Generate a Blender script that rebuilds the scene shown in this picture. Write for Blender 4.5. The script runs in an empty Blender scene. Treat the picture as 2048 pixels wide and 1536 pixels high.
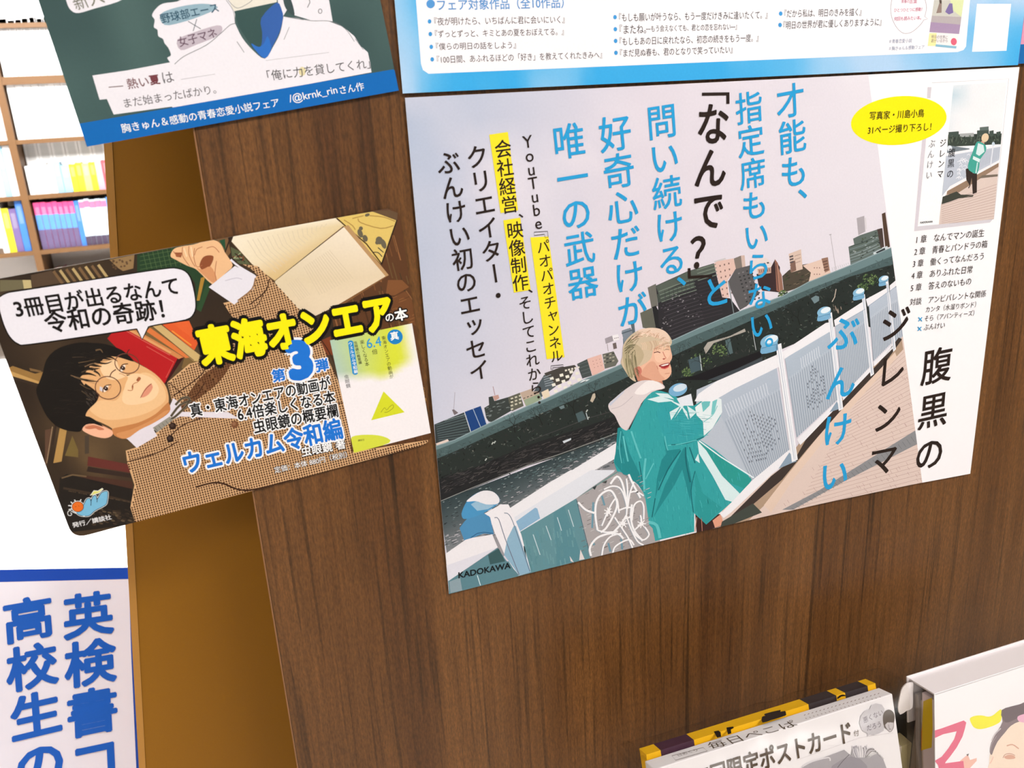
import bpy, math, random
from mathutils import Vector, Matrix
from mathutils.geometry import tessellate_polygon
R = random.Random(7)
sc = bpy.context.scene
COL = sc.collection
# ---------------- camera (solved from the big poster, a B4 sheet 364 x 257 mm) ----------------
FP, CX, CY = 1687.95, 1024.0, 768.0
r_ = Vector((0.94364194, -0.14928124, 0.29538959))
d_ = Vector((0.05473599, 0.95060194, 0.30554857))
n_ = Vector((-0.32641058, -0.27216, 0.90519891))
def w_(v): return Vector((v.dot(r_), v.dot(n_), -v.dot(d_)))
EYE = Vector((0, 0, 1.45))
BY = 0.39785                      # distance of the poster plane
cam = bpy.data.cameras.new('camera'); co = bpy.data.objects.new('camera', cam); COL.objects.link(co)
cxv, cyv, czv = w_(Vector((1, 0, 0))), w_(Vector((0, -1, 0))), w_(Vector((0, 0, -1)))
m = Matrix((cxv, cyv, czv)).transposed().to_4x4(); m.translation = EYE
co.matrix_world = m
cam.sensor_width = 36; cam.lens = FP / 2048 * 36; cam.clip_start = 0.01
cam.dof.use_dof = True; cam.dof.focus_distance = 0.53; cam.dof.aperture_fstop = cam.lens / 1000 / 0.0015
sc.camera = co
# ---------------- light ----------------
wd = bpy.data.worlds.new('world'); sc.world = wd; wd.use_nodes = True
wd.node_tree.nodes['Background'].inputs[0].default_value = (1.0, 0.97, 0.93, 1)
wd.node_tree.nodes['Background'].inputs[1].default_value = 0.35
def area(name, loc, size, energy, col, target):
    l = bpy.data.lights.new(name, 'AREA'); l.shape = 'RECTANGLE'; l.size, l.size_y = size
    l.energy = energy; l.color = col
    o = bpy.data.objects.new(name, l); COL.objects.link(o); o.location = loc
    o.rotation_euler = (Vector(target) - Vector(loc)).to_track_quat('-Z', 'Y').to_euler()
    return o
area('ceiling_light_near', (0.9, -0.9, 2.66), (1.4, 0.5), 60, (1, 0.985, 0.975), (0.3, 0.2, 1.4))
area('ceiling_light_aisle', (-0.9, -1.7, 2.66), (1.4, 0.5), 36, (1, 0.985, 0.975), (0.1, 0.4, 1.3))
area('ceiling_light_shelf', (-0.7, 1.25, 2.66), (2.4, 0.6), 300, (1, 0.99, 0.98), (-0.9, 3.2, 1.0))
area('ceiling_light_table', (-0.8, 2.2, 2.64), (1.2, 0.6), 50, (1, 0.99, 0.98), (-0.6, 1.9, 0.8))
sc.view_settings.view_transform = 'Standard'; sc.view_settings.look = 'None'
sc.view_settings.gamma = 1; sc.view_settings.use_curve_mapping = False
sc.view_settings.exposure = 0.0
# ---------------- helpers ----------------
def lin(c, k=1.0):
    return tuple(k * ((x / 255 / 12.92) if x <= 10 else ((x / 255 + 0.055) / 1.055) ** 2.4) for x in c)
PK = 0.80
MATS = {}
def mat(name, col, rough=0.5, spec=0.3, metal=0.0, k=1.0, noise=0.0, nscale=60, bump=0.0):
    key = name
    if key in MATS: return MATS[key]
    m = bpy.data.materials.new(name); m.use_nodes = True; nt = m.node_tree; b = nt.nodes['Principled BSDF']
    c = lin(col, k)
    b.inputs['Roughness'].default_value = rough; b.inputs['Specular IOR Level'].default_value = spec
    b.inputs['Metallic'].default_value = metal
    tc = nt.nodes.new('ShaderNodeTexCoord'); nz = nt.nodes.new('ShaderNodeTexNoise')
    nz.inputs['Scale'].default_value = nscale; nz.inputs['Detail'].default_value = 4
    nt.links.new(tc.outputs['Object'], nz.inputs['Vector'])
    mx = nt.nodes.new('ShaderNodeMix'); mx.data_type = 'RGBA'
    mx.inputs[6].default_value = (*[x * (1 - noise) for x in c], 1); mx.inputs[7].default_value = (*[min(1, x * (1 + noise)) for x in c], 1)
    nt.links.new(nz.outputs['Fac'], mx.inputs[0]); nt.links.new(mx.outputs[2], b.inputs['Base Color'])
    if bump:
        bp = nt.nodes.new('ShaderNodeBump'); bp.inputs['Strength'].default_value = bump; bp.inputs['Distance'].default_value = 0.001
        nt.links.new(nz.outputs['Fac'], bp.inputs['Height']); nt.links.new(bp.outputs[0], b.inputs['Normal'])
    MATS[key] = m; return m
def print_mat():
    if 'ink' in MATS: return MATS['ink']
    m = bpy.data.materials.new('printed_ink'); m.use_nodes = True; nt = m.node_tree; b = nt.nodes['Principled BSDF']
    a = nt.nodes.new('ShaderNodeAttribute'); a.attribute_name = 'ink'
    tc = nt.nodes.new('ShaderNodeTexCoord'); nz = nt.nodes.new('ShaderNodeTexNoise'); nz.inputs['Scale'].default_value = 900; nz.inputs['Detail'].default_value = 2
    nt.links.new(tc.outputs['Object'], nz.inputs['Vector'])
    mr = nt.nodes.new('ShaderNodeMapRange'); mr.inputs['From Min'].default_value = .25; mr.inputs['From Max'].default_value = .75
    mr.inputs['To Min'].default_value = 0.975; mr.inputs['To Max'].default_value = 1.02
    nt.links.new(nz.outputs['Fac'], mr.inputs['Value'])
    vm = nt.nodes.new('ShaderNodeVectorMath'); vm.operation = 'SCALE'
    nt.links.new(a.outputs['Color'], vm.inputs[0]); nt.links.new(mr.outputs[0], vm.inputs['Scale'])
    nt.links.new(vm.outputs[0], b.inputs['Base Color'])
    b.inputs['Roughness'].default_value = 0.5; b.inputs['Specular IOR Level'].default_value = 0.15
    MATS['ink'] = m; return m
def ray(px): return w_(Vector((px[0] - CX, px[1] - CY, FP)))
class Plane:
    """a flat sheet in the room: point, normal towards the reader, two unit axes"""
    def __init__(s, p, nrm, xax):
        s.p = Vector(p); s.n = Vector(nrm).normalized(); s.x = Vector(xax).normalized(); s.y = s.n.cross(s.x)
    def at(s, px, lift=0.0):
        v = ray(px); t = (s.p + s.n * lift - EYE).dot(s.n) / v.dot(s.n); return EYE + v * t
    def uv(s, px): q = s.at(px) - s.p; return (q.dot(s.x), q.dot(s.y))
    def pt(s, u, v, lift=0.0): return s.p + s.x * u + s.y * v + s.n * lift
WALL = Plane((0, BY, 1.45), (0, -1, 0), (1, 0, 0))
def newmesh(name, vs, fs, material=None, parent=None, cols=None, smooth=False):
    me = bpy.data.meshes.new(name); me.from_pydata([tuple(v) for v in vs], [], fs)
    if cols is not None:
        at = me.color_attributes.new('ink', 'FLOAT_COLOR', 'CORNER')
        buf = []
        for c in cols: buf.extend(c)
        at.data.foreach_set('color', buf)
    if smooth:
        for p in me.polygons: p.use_smooth = True
    o = bpy.data.objects.new(name, me); COL.objects.link(o)
    if material: me.materials.append(material)
    if parent: o.parent = parent
    me.update(); return o
def thing(name, label, cat, group=None):
    o = bpy.data.objects.new(name, None); COL.objects.link(o); o.empty_display_size = 0.02
    o['label'] = label; o['category'] = cat
    if group: o['group'] = group
    return o
def rebase(root):
    """put the empty at the base of its parts"""
    ch = [c for c in root.children_recursive if c.type == 'MESH']
    P = [c.data.vertices[i].co for c in ch for i in range(0, len(c.data.vertices), max(1, len(c.data.vertices) // 50))]
    if not P: return
    b = Vector((sum(p.x for p in P) / len(P), sum(p.y for p in P) / len(P), min(p.z for p in P)))
    root.location = b
    for c in root.children: c.location = -b
def boxmesh(name, x0, x1, y0, y1, z0, z1, material, parent=None, bevel=0.0):
    import bmesh
    bm = bmesh.new(); bmesh.ops.create_cube(bm, size=1)
    for v in bm.verts: v.co = Vector(((x0 + x1) / 2 + v.co.x * (x1 - x0), (y0 + y1) / 2 + v.co.y * (y1 - y0), (z0 + z1) / 2 + v.co.z * (z1 - z0)))
    if bevel: bmesh.ops.bevel(bm, geom=bm.edges[:], offset=bevel, segments=2, affect='EDGES', profile=.5)
    me = bpy.data.meshes.new(name); bm.to_mesh(me); bm.free()
    o = bpy.data.objects.new(name, me); COL.objects.link(o); me.materials.append(material)
    if parent: o.parent = parent
    return o
def slab(name, outer, thick, plane, material, parent=None, lift=0.0):
    """outline in px -> solid sheet of the given thickness behind the plane"""
    a = [plane.at(p, lift) for p in outer]; b = [q - plane.n * thick for q in a]; n = len(a)
    tri = tessellate_polygon([[Vector(((q - plane.p).dot(plane.x), (q - plane.p).dot(plane.y), 0)) for q in a]])
    fs = [tuple(t) for t in tri] + [tuple(n + i for i in reversed(t)) for t in tri] + [(i, (i + 1) % n, n + (i + 1) % n, n + i) for i in range(n)]
    return newmesh(name, a + b, fs, material, parent)
ZM = dict(A=(840, 620, .3776), B=(1360, 500, .3646), C=(1170, 620, .319), D=(860, 640, .1953), E=(1220, 460, .1953), F=(1500, 400, .2343),
          G=(860, 940, .2148), H=(1780, 140, .2149), I=(0, 560, .1953), J=(60, 660, .15625), K=(90, 850, .166), L=(280, 420, .2832), M=(640, 560, .2344),
          N=(0, 400, .4557), O=(80, 0, .3613), P=(780, 0, .3125), Q=(1400, 0, .3164), S=(0, 1050, .3163), T=(1240, 1330, .1953),
          U=(1600, 1330, .1341), W=(1780, 1280, .1667), X=(0, 0, .3646), a=(1640, 130, .3582), b=(800, 160, .3645), c=(1240, 130, .3841), r=(1700, 0, .1699), p=(0, 0, 1))
def Z(k, *v):
    x0, y0, s = ZM[k]; return [(x0 + v[i] * s, y0 + v[i + 1] * s) for i in range(0, len(v), 2)]
def z1(k, x, y): return Z(k, x, y)[0]
def clip(poly, conv):
    """Sutherland-Hodgman, conv counter- or clockwise convex; poly items are (x, y, (col))"""
    n = len(conv); ar = sum(conv[i][0] * conv[(i + 1) % n][1] - conv[(i + 1) % n][0] * conv[i][1] for i in range(n)); sg = 1 if ar > 0 else -1
    out = poly
    for i in range(n):
        ax, ay = conv[i]; bx, by = conv[(i + 1) % n]; inp = out; out = []
        if not inp: return []
        f = lambda q: sg * ((bx - ax) * (q[1] - ay) - (by - ay) * (q[0] - ax))
        for j in range(len(inp)):
            a = inp[j - 1]; b = inp[j]; fa, fb = f(a), f(b)
            if (fa >= 0) != (fb >= 0):
                t = fa / (fa - fb); out.append(tuple(a[k] + (b[k] - a[k]) * t for k in range(len(a))))
            if fb >= 0: out.append(b)
    return out
def pip(x, y, P):
    c = False; j = len(P) - 1
    for i in range(len(P)):
        if (P[i][1] > y) != (P[j][1] > y) and x < (P[j][0] - P[i][0]) * (y - P[i][1]) / (P[j][1] - P[i][1]) + P[i][0]: c = not c
        j = i
    return c
def smoothp(P, n=4, closed=True):
    out = []; N = len(P)
    for i in range(N if closed else N - 1):
        g = (lambda k: P[k % N]) if closed else (lambda k: P[max(0, min(N - 1, k))])
        p0, p1, p2, p3 = g(i - 1), g(i), g(i + 1), g(i + 2)
        for k in range(n):
            t = k / n
            out.append(tuple(0.5 * (2 * p1[a] + (p2[a] - p0[a]) * t + (2 * p0[a] - 5 * p1[a] + 4 * p2[a] - p3[a]) * t * t + (3 * p1[a] - p0[a] - 3 * p2[a] + p3[a]) * t ** 3) for a in (0, 1)))
    if not closed: out.append(P[-1])
    return out
LS = 8e-6
class Ink:
    def __init__(s, plane, clipto=None, base=4e-5): s.pl = plane; s.cl = clipto; s.v = []; s.f = []; s.c = []; s.base = base; s.pile = clipto
    def poly(s, P, col, lv=0, sm=0, k=PK):
        if sm: P = smoothp(P, sm)
        if isinstance(col[0], (tuple, list)): Q = [(p[0], p[1], *col[i % len(col)]) for i, p in enumerate(P)]; per = True
        else: Q = [(p[0], p[1]) for p in P]; per = False
        if s.cl and isinstance(s.cl[0][0], (tuple, list)):
            xa, xb = min(q[0] for q in Q), max(q[0] for q in Q); parts = [clip(Q, c) for c in s.cl if min(t[0] for t in c) < xb and max(t[0] for t in c) > xa]
        else: parts = [clip(Q, s.cl)] if s.cl else [Q]
        for Q in parts:
            if len(Q) >= 3: s._add(Q, col, lv, k, per)
    def _add(s, Q, col, lv, k, per):
        tr = [(0, 1, 2)] if len(Q) == 3 else tessellate_polygon([[Vector((q[0], q[1], 0)) for q in Q]])
        s.k = getattr(s, 'k', 0) + 1; b = len(s.v); s.v += [s.pl.at(q, s.base + lv * LS + (s.k % 12) * 6e-7) for q in Q]
        cc = None if per else (*lin(col, k), 1)
        for t in tr:
            a, bb, c = [s.v[b + i] for i in t]
            if (bb - a).cross(c - a).dot(s.pl.n) < 0: t = (t[0], t[2], t[1])
            s.f.append(tuple(b + i for i in t))
            for i in t: s.c.append(cc if cc else (*lin(Q[i][2:5], k), 1))
    def line(s, P, w, col, lv=0, w2=None, sm=0, closed=False):
        if sm: P = smoothp(P, sm, closed)
        if closed: P = list(P) + [P[0]]
        n = len(P); L = []
        for i in range(n):
            a = P[max(0, i - 1)]; b = P[min(n - 1, i + 1)]
            if closed and i in (0, n - 1): a, b = P[n - 2], P[1]
            dx, dy = b[0] - a[0], b[1] - a[1]; q = math.hypot(dx, dy) or 1
            ww = (w if w2 is None else w + (w2 - w) * i / max(1, n - 1)) / 2
            L.append((-dy / q * ww, dx / q * ww))
        for i in range(n - 1):
            s.poly([(P[i][0] + L[i][0], P[i][1] + L[i][1]), (P[i + 1][0] + L[i + 1][0], P[i + 1][1] + L[i + 1][1]), (P[i + 1][0] - L[i + 1][0], P[i + 1][1] - L[i + 1][1]), (P[i][0] - L[i][0], P[i][1] - L[i][1])], col, lv)
    def ell(s, c, rx, ry, rot, col, lv=0, n=28, ring=0):
        cr, sr = math.cos(math.radians(rot)), math.sin(math.radians(rot))
        P = [(c[0] + rx * math.cos(t) * cr - ry * math.sin(t) * sr, c[1] + rx * math.cos(t) * sr + ry * math.sin(t) * cr) for t in [2 * math.pi * i / n for i in range(n)]]
        if ring: s.line(P, ring, col, lv, closed=True)
        else: s.poly(P, col, lv)
    def field(s, q, nx, ny, fn, lv=0):
        b = lambda u, v: tuple((q[0][k] * (1 - u) + q[1][k] * u) * (1 - v) + (q[3][k] * (1 - u) + q[2][k] * u) * v for k in (0, 1))
        g = [[b(i / nx, j / ny) for i in range(nx + 1)] for j in range(ny + 1)]; cg = [[tuple(fn(i / nx, j / ny)) for i in range(nx + 1)] for j in range(ny + 1)]
        for j in range(ny):
            for i in range(nx):
                s.poly([g[j][i], g[j][i + 1], g[j + 1][i + 1], g[j + 1][i]], [cg[j][i], cg[j][i + 1], cg[j + 1][i + 1], cg[j + 1][i]], lv)
    def build(s, name, parent): return newmesh(name, s.v, s.f, print_mat(), parent, s.c)
def vnoise(seed):
    rr = random.Random(seed); T = {}
    def h(i, j):
        if (i, j) not in T: T[(i, j)] = random.Random(seed * 7919 + i * 131 + j * 977).random()
        return T[(i, j)]
    def f(x, y):
        i, j = math.floor(x), math.floor(y); u, v = x - i, y - j; u = u * u * (3 - 2 * u); v = v * v * (3 - 2 * v)
        return (h(i, j) * (1 - u) + h(i + 1, j) * u) * (1 - v) + (h(i, j + 1) * (1 - u) + h(i + 1, j + 1) * u) * v
    return f
def mixc(a, b, t): t = max(0, min(1, t)); return tuple(a[i] + (b[i] - a[i]) * t for i in range(3))
# ---- lettering: the built-in font draws kana and kanji too ----
_cu = bpy.data.curves.new('glyph', 'FONT'); _cu.resolution_u = 3; _ob = bpy.data.objects.new('glyph', _cu); COL.objects.link(_ob)
GC = {}
def glyph0(body):
    if body in GC: return GC[body]
    _cu.body = body
    dg = bpy.context.evaluated_depsgraph_get(); dg.update()
    me = bpy.data.meshes.new_from_object(_ob.evaluated_get(dg))
    vs = [(v.co.x, v.co.y) for v in me.vertices]; fs = [tuple(p.vertices) for p in me.polygons]
    bpy.data.meshes.remove(me); GC[body] = (vs, fs); return vs, fs
def glyph(body, off=0.0):
    """glyph outlines; heavier weights are the same outline laid over itself in a small circle"""
    vs, fs = glyph0(body)
    if off < .005: return [(x, y, 0) for x, y in vs], fs
    n = 4 if off < .015 else (8 if off < .05 else 14)
    VS, FS = [], []
    for k in range(n + (1 if off > .03 else 0)):
        ox, oy = (0, 0) if k == n else (off * math.cos(2 * math.pi * (k + .5) / n), off * math.sin(2 * math.pi * (k + .5) / n))
        b = len(VS); VS += [(x + ox, y + oy, k) for x, y in vs]; FS += [tuple(b + i for i in f) for f in fs]
    return VS, FS
ROT = '「」『』（）()ー―…'
def put(plane, vs, fs, A, ux, uy, col, lift, name, parent, label=None):
    W = [plane.p + plane.n * (lift + k * 7e-7) + plane.x * (A[0] + x * ux[0] + y * uy[0]) + plane.y * (A[1] + x * ux[1] + y * uy[1]) for x, y, k in vs]
    out = []
    for f in fs:
        a, b, c = W[f[0]], W[f[1]], W[f[2]]
        out.append(f if (b - a).cross(c - a).dot(plane.n) > 0 else tuple(reversed(f)))
    c4 = (*lin(col, PK), 1)
    o = newmesh(name, W, out, print_mat(), parent, [c4] * sum(len(f) for f in out))
    if label: o['label'] = label
    return o
def _lay(pl, bb, p0, p1, axis, wf, col, vs, fs, lift, name, parent):
    x0, x1, y0, y1 = bb
    a = pl.at(p0, lift); b = pl.at(p1, lift)
    A0 = ((a - pl.p).dot(pl.x), (a - pl.p).dot(pl.y)); B0 = ((b - pl.p).dot(pl.x), (b - pl.p).dot(pl.y))
    dx, dy = B0[0] - A0[0], B0[1] - A0[1]; L = math.hypot(dx, dy); dx /= L; dy /= L
    if axis == 'h':
        s = L / (x1 - x0); ux = (dx * s, dy * s); uy = (-dy * s * wf, dx * s * wf); ym = (y0 + y1) / 2
        A = (A0[0] - x0 * ux[0] - ym * uy[0], A0[1] - x0 * ux[1] - ym * uy[1])
    else:
        s = L / (y1 - y0); uy = (-dx * s, -dy * s); ux = (-dy * s * wf, dx * s * wf); xm = 0.5
        A = (A0[0] - xm * ux[0] - y1 * uy[0], A0[1] - xm * ux[1] - y1 * uy[1])
    return put(pl, vs, fs, A, ux, uy, col, lift, name, parent)
def htext(pl, parent, body, p0, p1, col, off=0.0, wf=1.0, outline=None, lv=26, name='lettering'):
    """one line of writing from the middle of its left end p0 to the middle of its right end p1"""
    v0, _ = glyph(body, off); bb = (min(v[0] for v in v0), max(v[0] for v in v0), min(v[1] for v in v0), max(v[1] for v in v0))
    if outline:
        for k, (oc, oo) in enumerate(outline):
            vs, fs = glyph(body, oo); ol = _lay(pl, bb, p0, p1, 'h', wf, oc, vs, fs, 4e-5 + (lv - 2 + k) * LS, 'lettering_outline', parent)
    vs, fs = glyph(body, off); o = _lay(pl, bb, p0, p1, 'h', wf, col, vs, fs, 4e-5 + lv * LS, name, parent)
    if outline: ol.parent = o
    return o
def vtext(pl, parent, body, p0, p1, col, off=0.0, wf=1.0, sp=1.0, lv=26, name='lettering', rot=ROT):
    """one column of writing from its top centre p0 to its bottom centre p1"""
    VS, FS = [], []; y = 0.0
    for ch in body:
        if ch in ' 　': y -= 0.5 * sp; continue
        vs, fs = glyph(ch, off)
        if ord(ch) < 0x2000 and ch not in '()':
            xm = (min(v[0] for v in vs) + max(v[0] for v in vs)) / 2; ym = -0.38
            vs = [(v[0] - xm + .5, v[1] + ym + .05, v[2]) for v in vs]
        else: vs = [(v[0], v[1] - .38, v[2]) for v in vs]                      # cell centre at y = 0
        if ch in rot: vs = [(.5 + v[1], -(v[0] - .5), v[2]) for v in vs]
        if ch in '、。': vs = [(v[0] + .58, v[1] + .58, v[2]) for v in vs]
        if ch in 'ャュョッゃゅょっァィェ': vs = [(v[0] + .08, v[1] + .1, v[2]) for v in vs]
        b = len(VS); VS += [(v[0], v[1] + y, v[2]) for v in vs]; FS += [tuple(b + i for i in f) for f in fs]; y -= sp * (.6 if ch in '、。' else 1)
    bb = (0, 1, min(v[1] for v in VS), max(v[1] for v in VS))
    return _lay(pl, bb, p0, p1, 'v', wf, col, VS, FS, 4e-5 + lv * LS, name, parent)
def rrect(plane, q, rad, n=7, which=(1, 1, 1, 1)):
    """rounded quad, px corners TL TR BR BL, radius in metres -> px-free list of plane uv, returned as world px-like tuples"""
    U = [Vector(plane.uv(p)) for p in q]; out = []
    for i in range(4):
        p = U[i]; a = (U[i - 1] - p).normalized(); b = (U[(i + 1) % 4] - p).normalized()
        if not which[i]: out.append(p); continue
        for k in range(n + 1):
            t = k / n; s0 = p + a * rad; s1 = p + b * rad
            out.append(s0 * (1 - t) ** 2 + p * 2 * t * (1 - t) + s1 * t * t)
    return [topx(plane.pt(u[0], u[1])) for u in out]
def topx(P):
    v = P - EYE; c = Vector((v.dot(cxv), -v.dot(cyv), -v.dot(czv))); return (CX + FP * c.x / c.z, CY + FP * c.y / c.z)
WHITE = mat('paper_white', (250, 247, 251), 0.45, 0.15, k=PK, noise=0.01, nscale=300)
# ================= the setting =================
def struct(o, **kw):
    o['kind'] = 'structure'; return o
FLOORM = mat('floor_vinyl', (232, 224, 212), 0.4, 0.4, noise=.08, nscale=8)
WALLM = mat('wall_paint', (225, 222, 215), 0.8, 0.2, noise=.02, nscale=5)
struct(boxmesh('floor', -4, 4, -3, 4, -0.05, 0, FLOORM))
struct(boxmesh('ceiling', -4, 4, -3, 4, 2.7, 2.75, WALLM))
struct(boxmesh('wall_back', -4, 4, 4, 4.05, 0, 2.7, WALLM)); struct(boxmesh('wall_front', -4, 4, -3.05, -3, 0, 2.7, WALLM))
struct(boxmesh('wall_left', -4.05, -4, -3, 4, 0, 2.7, WALLM)); struct(boxmesh('wall_right', 4, 4.05, -3, 4, 0, 2.7, WALLM))
# ---- wood ----
def wood(name, dark, base, light, sx, rough=.45, spec=.35, streaks=True):
    m = bpy.data.materials.new(name); m.use_nodes = True; nt = m.node_tree; L = nt.links; b = nt.nodes['Principled BSDF']
    N = lambda t, **k: nt.nodes.new(t)
    tc = N('ShaderNodeTexCoord')
    def noise(sc3, scale, det, rgh=.6):
        mp = N('ShaderNodeMapping'); mp.inputs['Scale'].default_value = sc3; L.new(tc.outputs['Object'], mp.inputs[0])
        z = N('ShaderNodeTexNoise'); z.inputs['Scale'].default_value = scale; z.inputs['Detail'].default_value = det; z.inputs['Roughness'].default_value = rgh
        L.new(mp.outputs[0], z.inputs['Vector']); return z.outputs['Fac']
    a = noise((1, 1, .03), sx, 3); c = noise((1, 1, .035), 430, 4, .7); e = noise((1, 1, .3), 1100, 2)
    g = noise((1, 1, .016), 120, 3, .5); h = noise((1, 1, .02), 330, 2, .5)
    rp = N('ShaderNodeValToRGB'); rp.color_ramp.elements[0].position = .3; rp.color_ramp.elements[0].color = (*dark, 1)
    rp.color_ramp.elements[1].position = .72; rp.color_ramp.elements[1].color = (*light, 1)
    el = rp.color_ramp.elements.new(.5); el.color = (*base, 1); L.new(a, rp.inputs[0])
    def mul(col, f, fmin, fmax, lo, hi):
        mr = N('ShaderNodeMapRange'); mr.inputs['From Min'].default_value = fmin; mr.inputs['From Max'].default_value = fmax
        mr.inputs['To Min'].default_value = lo; mr.inputs['To Max'].default_value = hi; L.new(f, mr.inputs['Value'])
        v = N('ShaderNodeVectorMath'); v.operation = 'SCALE'; L.new(col, v.inputs[0]); L.new(mr.outputs[0], v.inputs['Scale']); return v.outputs[0]
    o = mul(rp.outputs[0], c, .3, .7, .70, 1.3); o = mul(o, e, .3, .7, .72, 1.3)
    if streaks: o = mul(o, g, .33, .39, .45, 1.0); o = mul(o, h, .34, .40, .62, 1.0)
    L.new(o, b.inputs['Base Color']); b.inputs['Roughness'].default_value = rough; b.inputs['Specular IOR Level'].default_value = spec
    bp = N('ShaderNodeBump'); bp.inputs['Strength'].default_value = .25; bp.inputs['Distance'].default_value = .0004; L.new(c, bp.inputs['Height']); L.new(bp.outputs[0], b.inputs['Normal'])
    return m
WAL = wood('walnut_laminate', lin((90, 54, 24), .62), lin((110, 70, 33), .62), lin((130, 86, 44), .62), 34, rough=.36, spec=.36)
OCH = mat('ochre_laminate', (142, 94, 16), 0.5, 0.2, noise=.05, nscale=900)
OCHL = mat('ochre_edge_band', (176, 124, 52), 0.4, 0.4, noise=.04, nscale=500)
bc = thing('bookcase_end', 'dark walnut grained bookcase panel the posters are stuck on', 'bookcase')
XE = -0.0052
boxmesh('walnut_panel', XE, 1.3, BY + .002, BY + .0195, 0.0, 2.2, WAL, bc, .0006)
e = boxmesh('edge_band', XE - .0007, XE, BY + .0022, BY + .0193, 0.0, 2.2, mat('walnut_edge', (128, 88, 56), .4, .4, noise=.1, nscale=200), bc); e['label'] = 'thin pale edge band on the left side of the walnut panel'
YO = 0.50; OP = Plane((0, YO, 1.45), (0, -1, 0), (1, 0, 0))
def opt(px): q = OP.at(px); return q
t0, b0 = opt((208, 290)), opt((278, 1536)); sl = (b0.x - t0.x) / (b0.z - t0.z)
def och(z): return t0.x + sl * (z - t0.z)
zt, zb = 2.2, 0.0
def prism(name, P, y0, y1, material, parent):
    n = len(P); vs = [(x, y0, z) for x, z in P] + [(x, y1, z) for x, z in P]
    fs = [tuple(range(n)), tuple(reversed(range(n, 2 * n)))] + [(i, n + i, n + (i + 1) % n, (i + 1) % n) for i in range(n)]
    return newmesh(name, vs, fs, material, parent)
zc = 1.0
o = prism('ochre_panel', [(och(zc) + .004, zc), (och(zc) + .004, zb), (.35, zb), (.35, 1.72), (och(1.72) + .004, 1.72)], YO, YO + .018, OCH, bc); o['label'] = 'plain ochre side panel set behind the walnut one'
prism('edge_band', [(och(zc), zc), (och(zc), zb), (och(zc) + .004, zb), (och(zc) + .004, zc), (och(1.72) + .004, 1.72), (och(1.72), 1.72)], YO - .0006, YO + .0186, OCHL, bc)
boxmesh('carcass_top', .02, 1.28, BY + .0195, YO, 1.70, 1.718, WAL, bc); boxmesh('carcass_side', 1.262, 1.28, BY + .0195, YO + .018, 0, 1.70, WAL, bc)
# ---- white table behind ----
tb = thing('display_table', 'brightly lit white display table behind the ochre panel', 'table')
TW = mat('table_white', (250, 249, 247), .35, .4, k=.95, noise=.01)
boxmesh('tabletop', -1.7, .32, .56, 2.95, .775, .80, TW, tb, .003)
for x in (-1.66, .28):
    for y in (.60, 2.91): boxmesh('leg', x - .02, x + .02, y - .02, y + .02, 0, .775, TW, tb)
# ---- far bookshelf ----
YS = 3.2; SP = Plane((0, YS, 1.45), (0, -1, 0), (1, 0, 0))
SHW = mat('shelf_beech', (190, 134, 76), .45, .3, k=.20, noise=.08, nscale=20)
SHB = mat('shelf_back', (236, 230, 226), .7, .2, k=.8, noise=.03)
sh = thing('wall_bookshelf', 'tall beech bookshelf with rows of books in the bright background', 'bookshelf')
zs = [SP.at(p).z for p in ((60, -70), (60, 50), (60, 160), (60, 283), (60, 395), (60, 507))]
XR = SP.at((50, 400)).x
XL0, XR0 = XR - 0.82, XR + 0.80
boxmesh('back_panel', XL0 - .02, XR0 + .02, YS + .17, YS + .185, 0.02, 2.2, SHB, sh)
for x in (XL0, XR, XR0): boxmesh('upright', x - .011, x + .011, YS - .002, YS + .17, 0, 2.2, SHW, sh)
zlist = zs + [zs[-1] - .235 * k for k in (1, 2, 3)]
for i, z in enumerate(zlist):
    th = .024 if i == 2 else .014
    for a, b_ in ((XL0, XR), (XR, XR0)): boxmesh('shelf', a + .011, b_ - .011, YS, YS + .17, z - th / 2, z + th / 2, SHW, sh)
boxmesh('plinth', XL0 + .011, XR0 - .011, YS + .02, YS + .165, 0, .06, SHW, sh)
BOOKM = {}
def bookmat(c):
    if c not in BOOKM: BOOKM[c] = mat('book_cover_%d_%d_%d' % c, c, .4, .3, k=.62, noise=.06, nscale=40)
    return BOOKM[c]
PAPER = mat('book_pages', (240, 234, 220), .8, .1, k=.8, noise=.05, nscale=600)
def book(x, t, h, dp, z, c, label, group, yoff=.02, bands=None):
    b = thing('book', label, 'book', group)
    y0 = YS + yoff; m = bookmat(c)
    boxmesh('cover', x, x + .0012, y0 + .001, y0 + dp, z, z + h, m, b); boxmesh('cover', x + t - .0012, x + t, y0 + .001, y0 + dp, z, z + h, m, b)
    spn = boxmesh('spine', x, x + t, y0, y0 + .001, z, z + h, m, b)
    boxmesh('pages', x + .0012, x + t - .0012, y0 + .002, y0 + dp - .002, z + .002, z + h - .002, PAPER, b)
    # title label block on the spine
    m2 = bookmat(tuple(max(0, min(255, int(v * .6 + 70))) for v in c)); boxmesh('spine_label', x + t * .2, x + t * .8, y0 - .0004, y0, z + h * .55, z + h * .9, m2, spn)
    for k, (f0, f1, bc_) in enumerate(bands or ()):
        o = boxmesh('spine_band', x + .0002, x + t - .0002, y0 - .0008, y0 - .0004, z + h * f0, z + h * f1, bookmat(bc_), spn)
    return b
CN = {(252, 250, 250): 'white', (60, 120, 205): 'blue', (225, 70, 130): 'pink', (70, 175, 225): 'light blue', (52, 52, 96): 'navy', (235, 215, 40): 'yellow', (215, 80, 90): 'red', (240, 160, 175): 'pale pink', (240, 235, 120): 'pale yellow', (150, 205, 235): 'pale blue', (110, 90, 140): 'purple'}
W_, B_, K_, LB, NV, YL, RD, PP, PY, PB, PU = list(CN)
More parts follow.
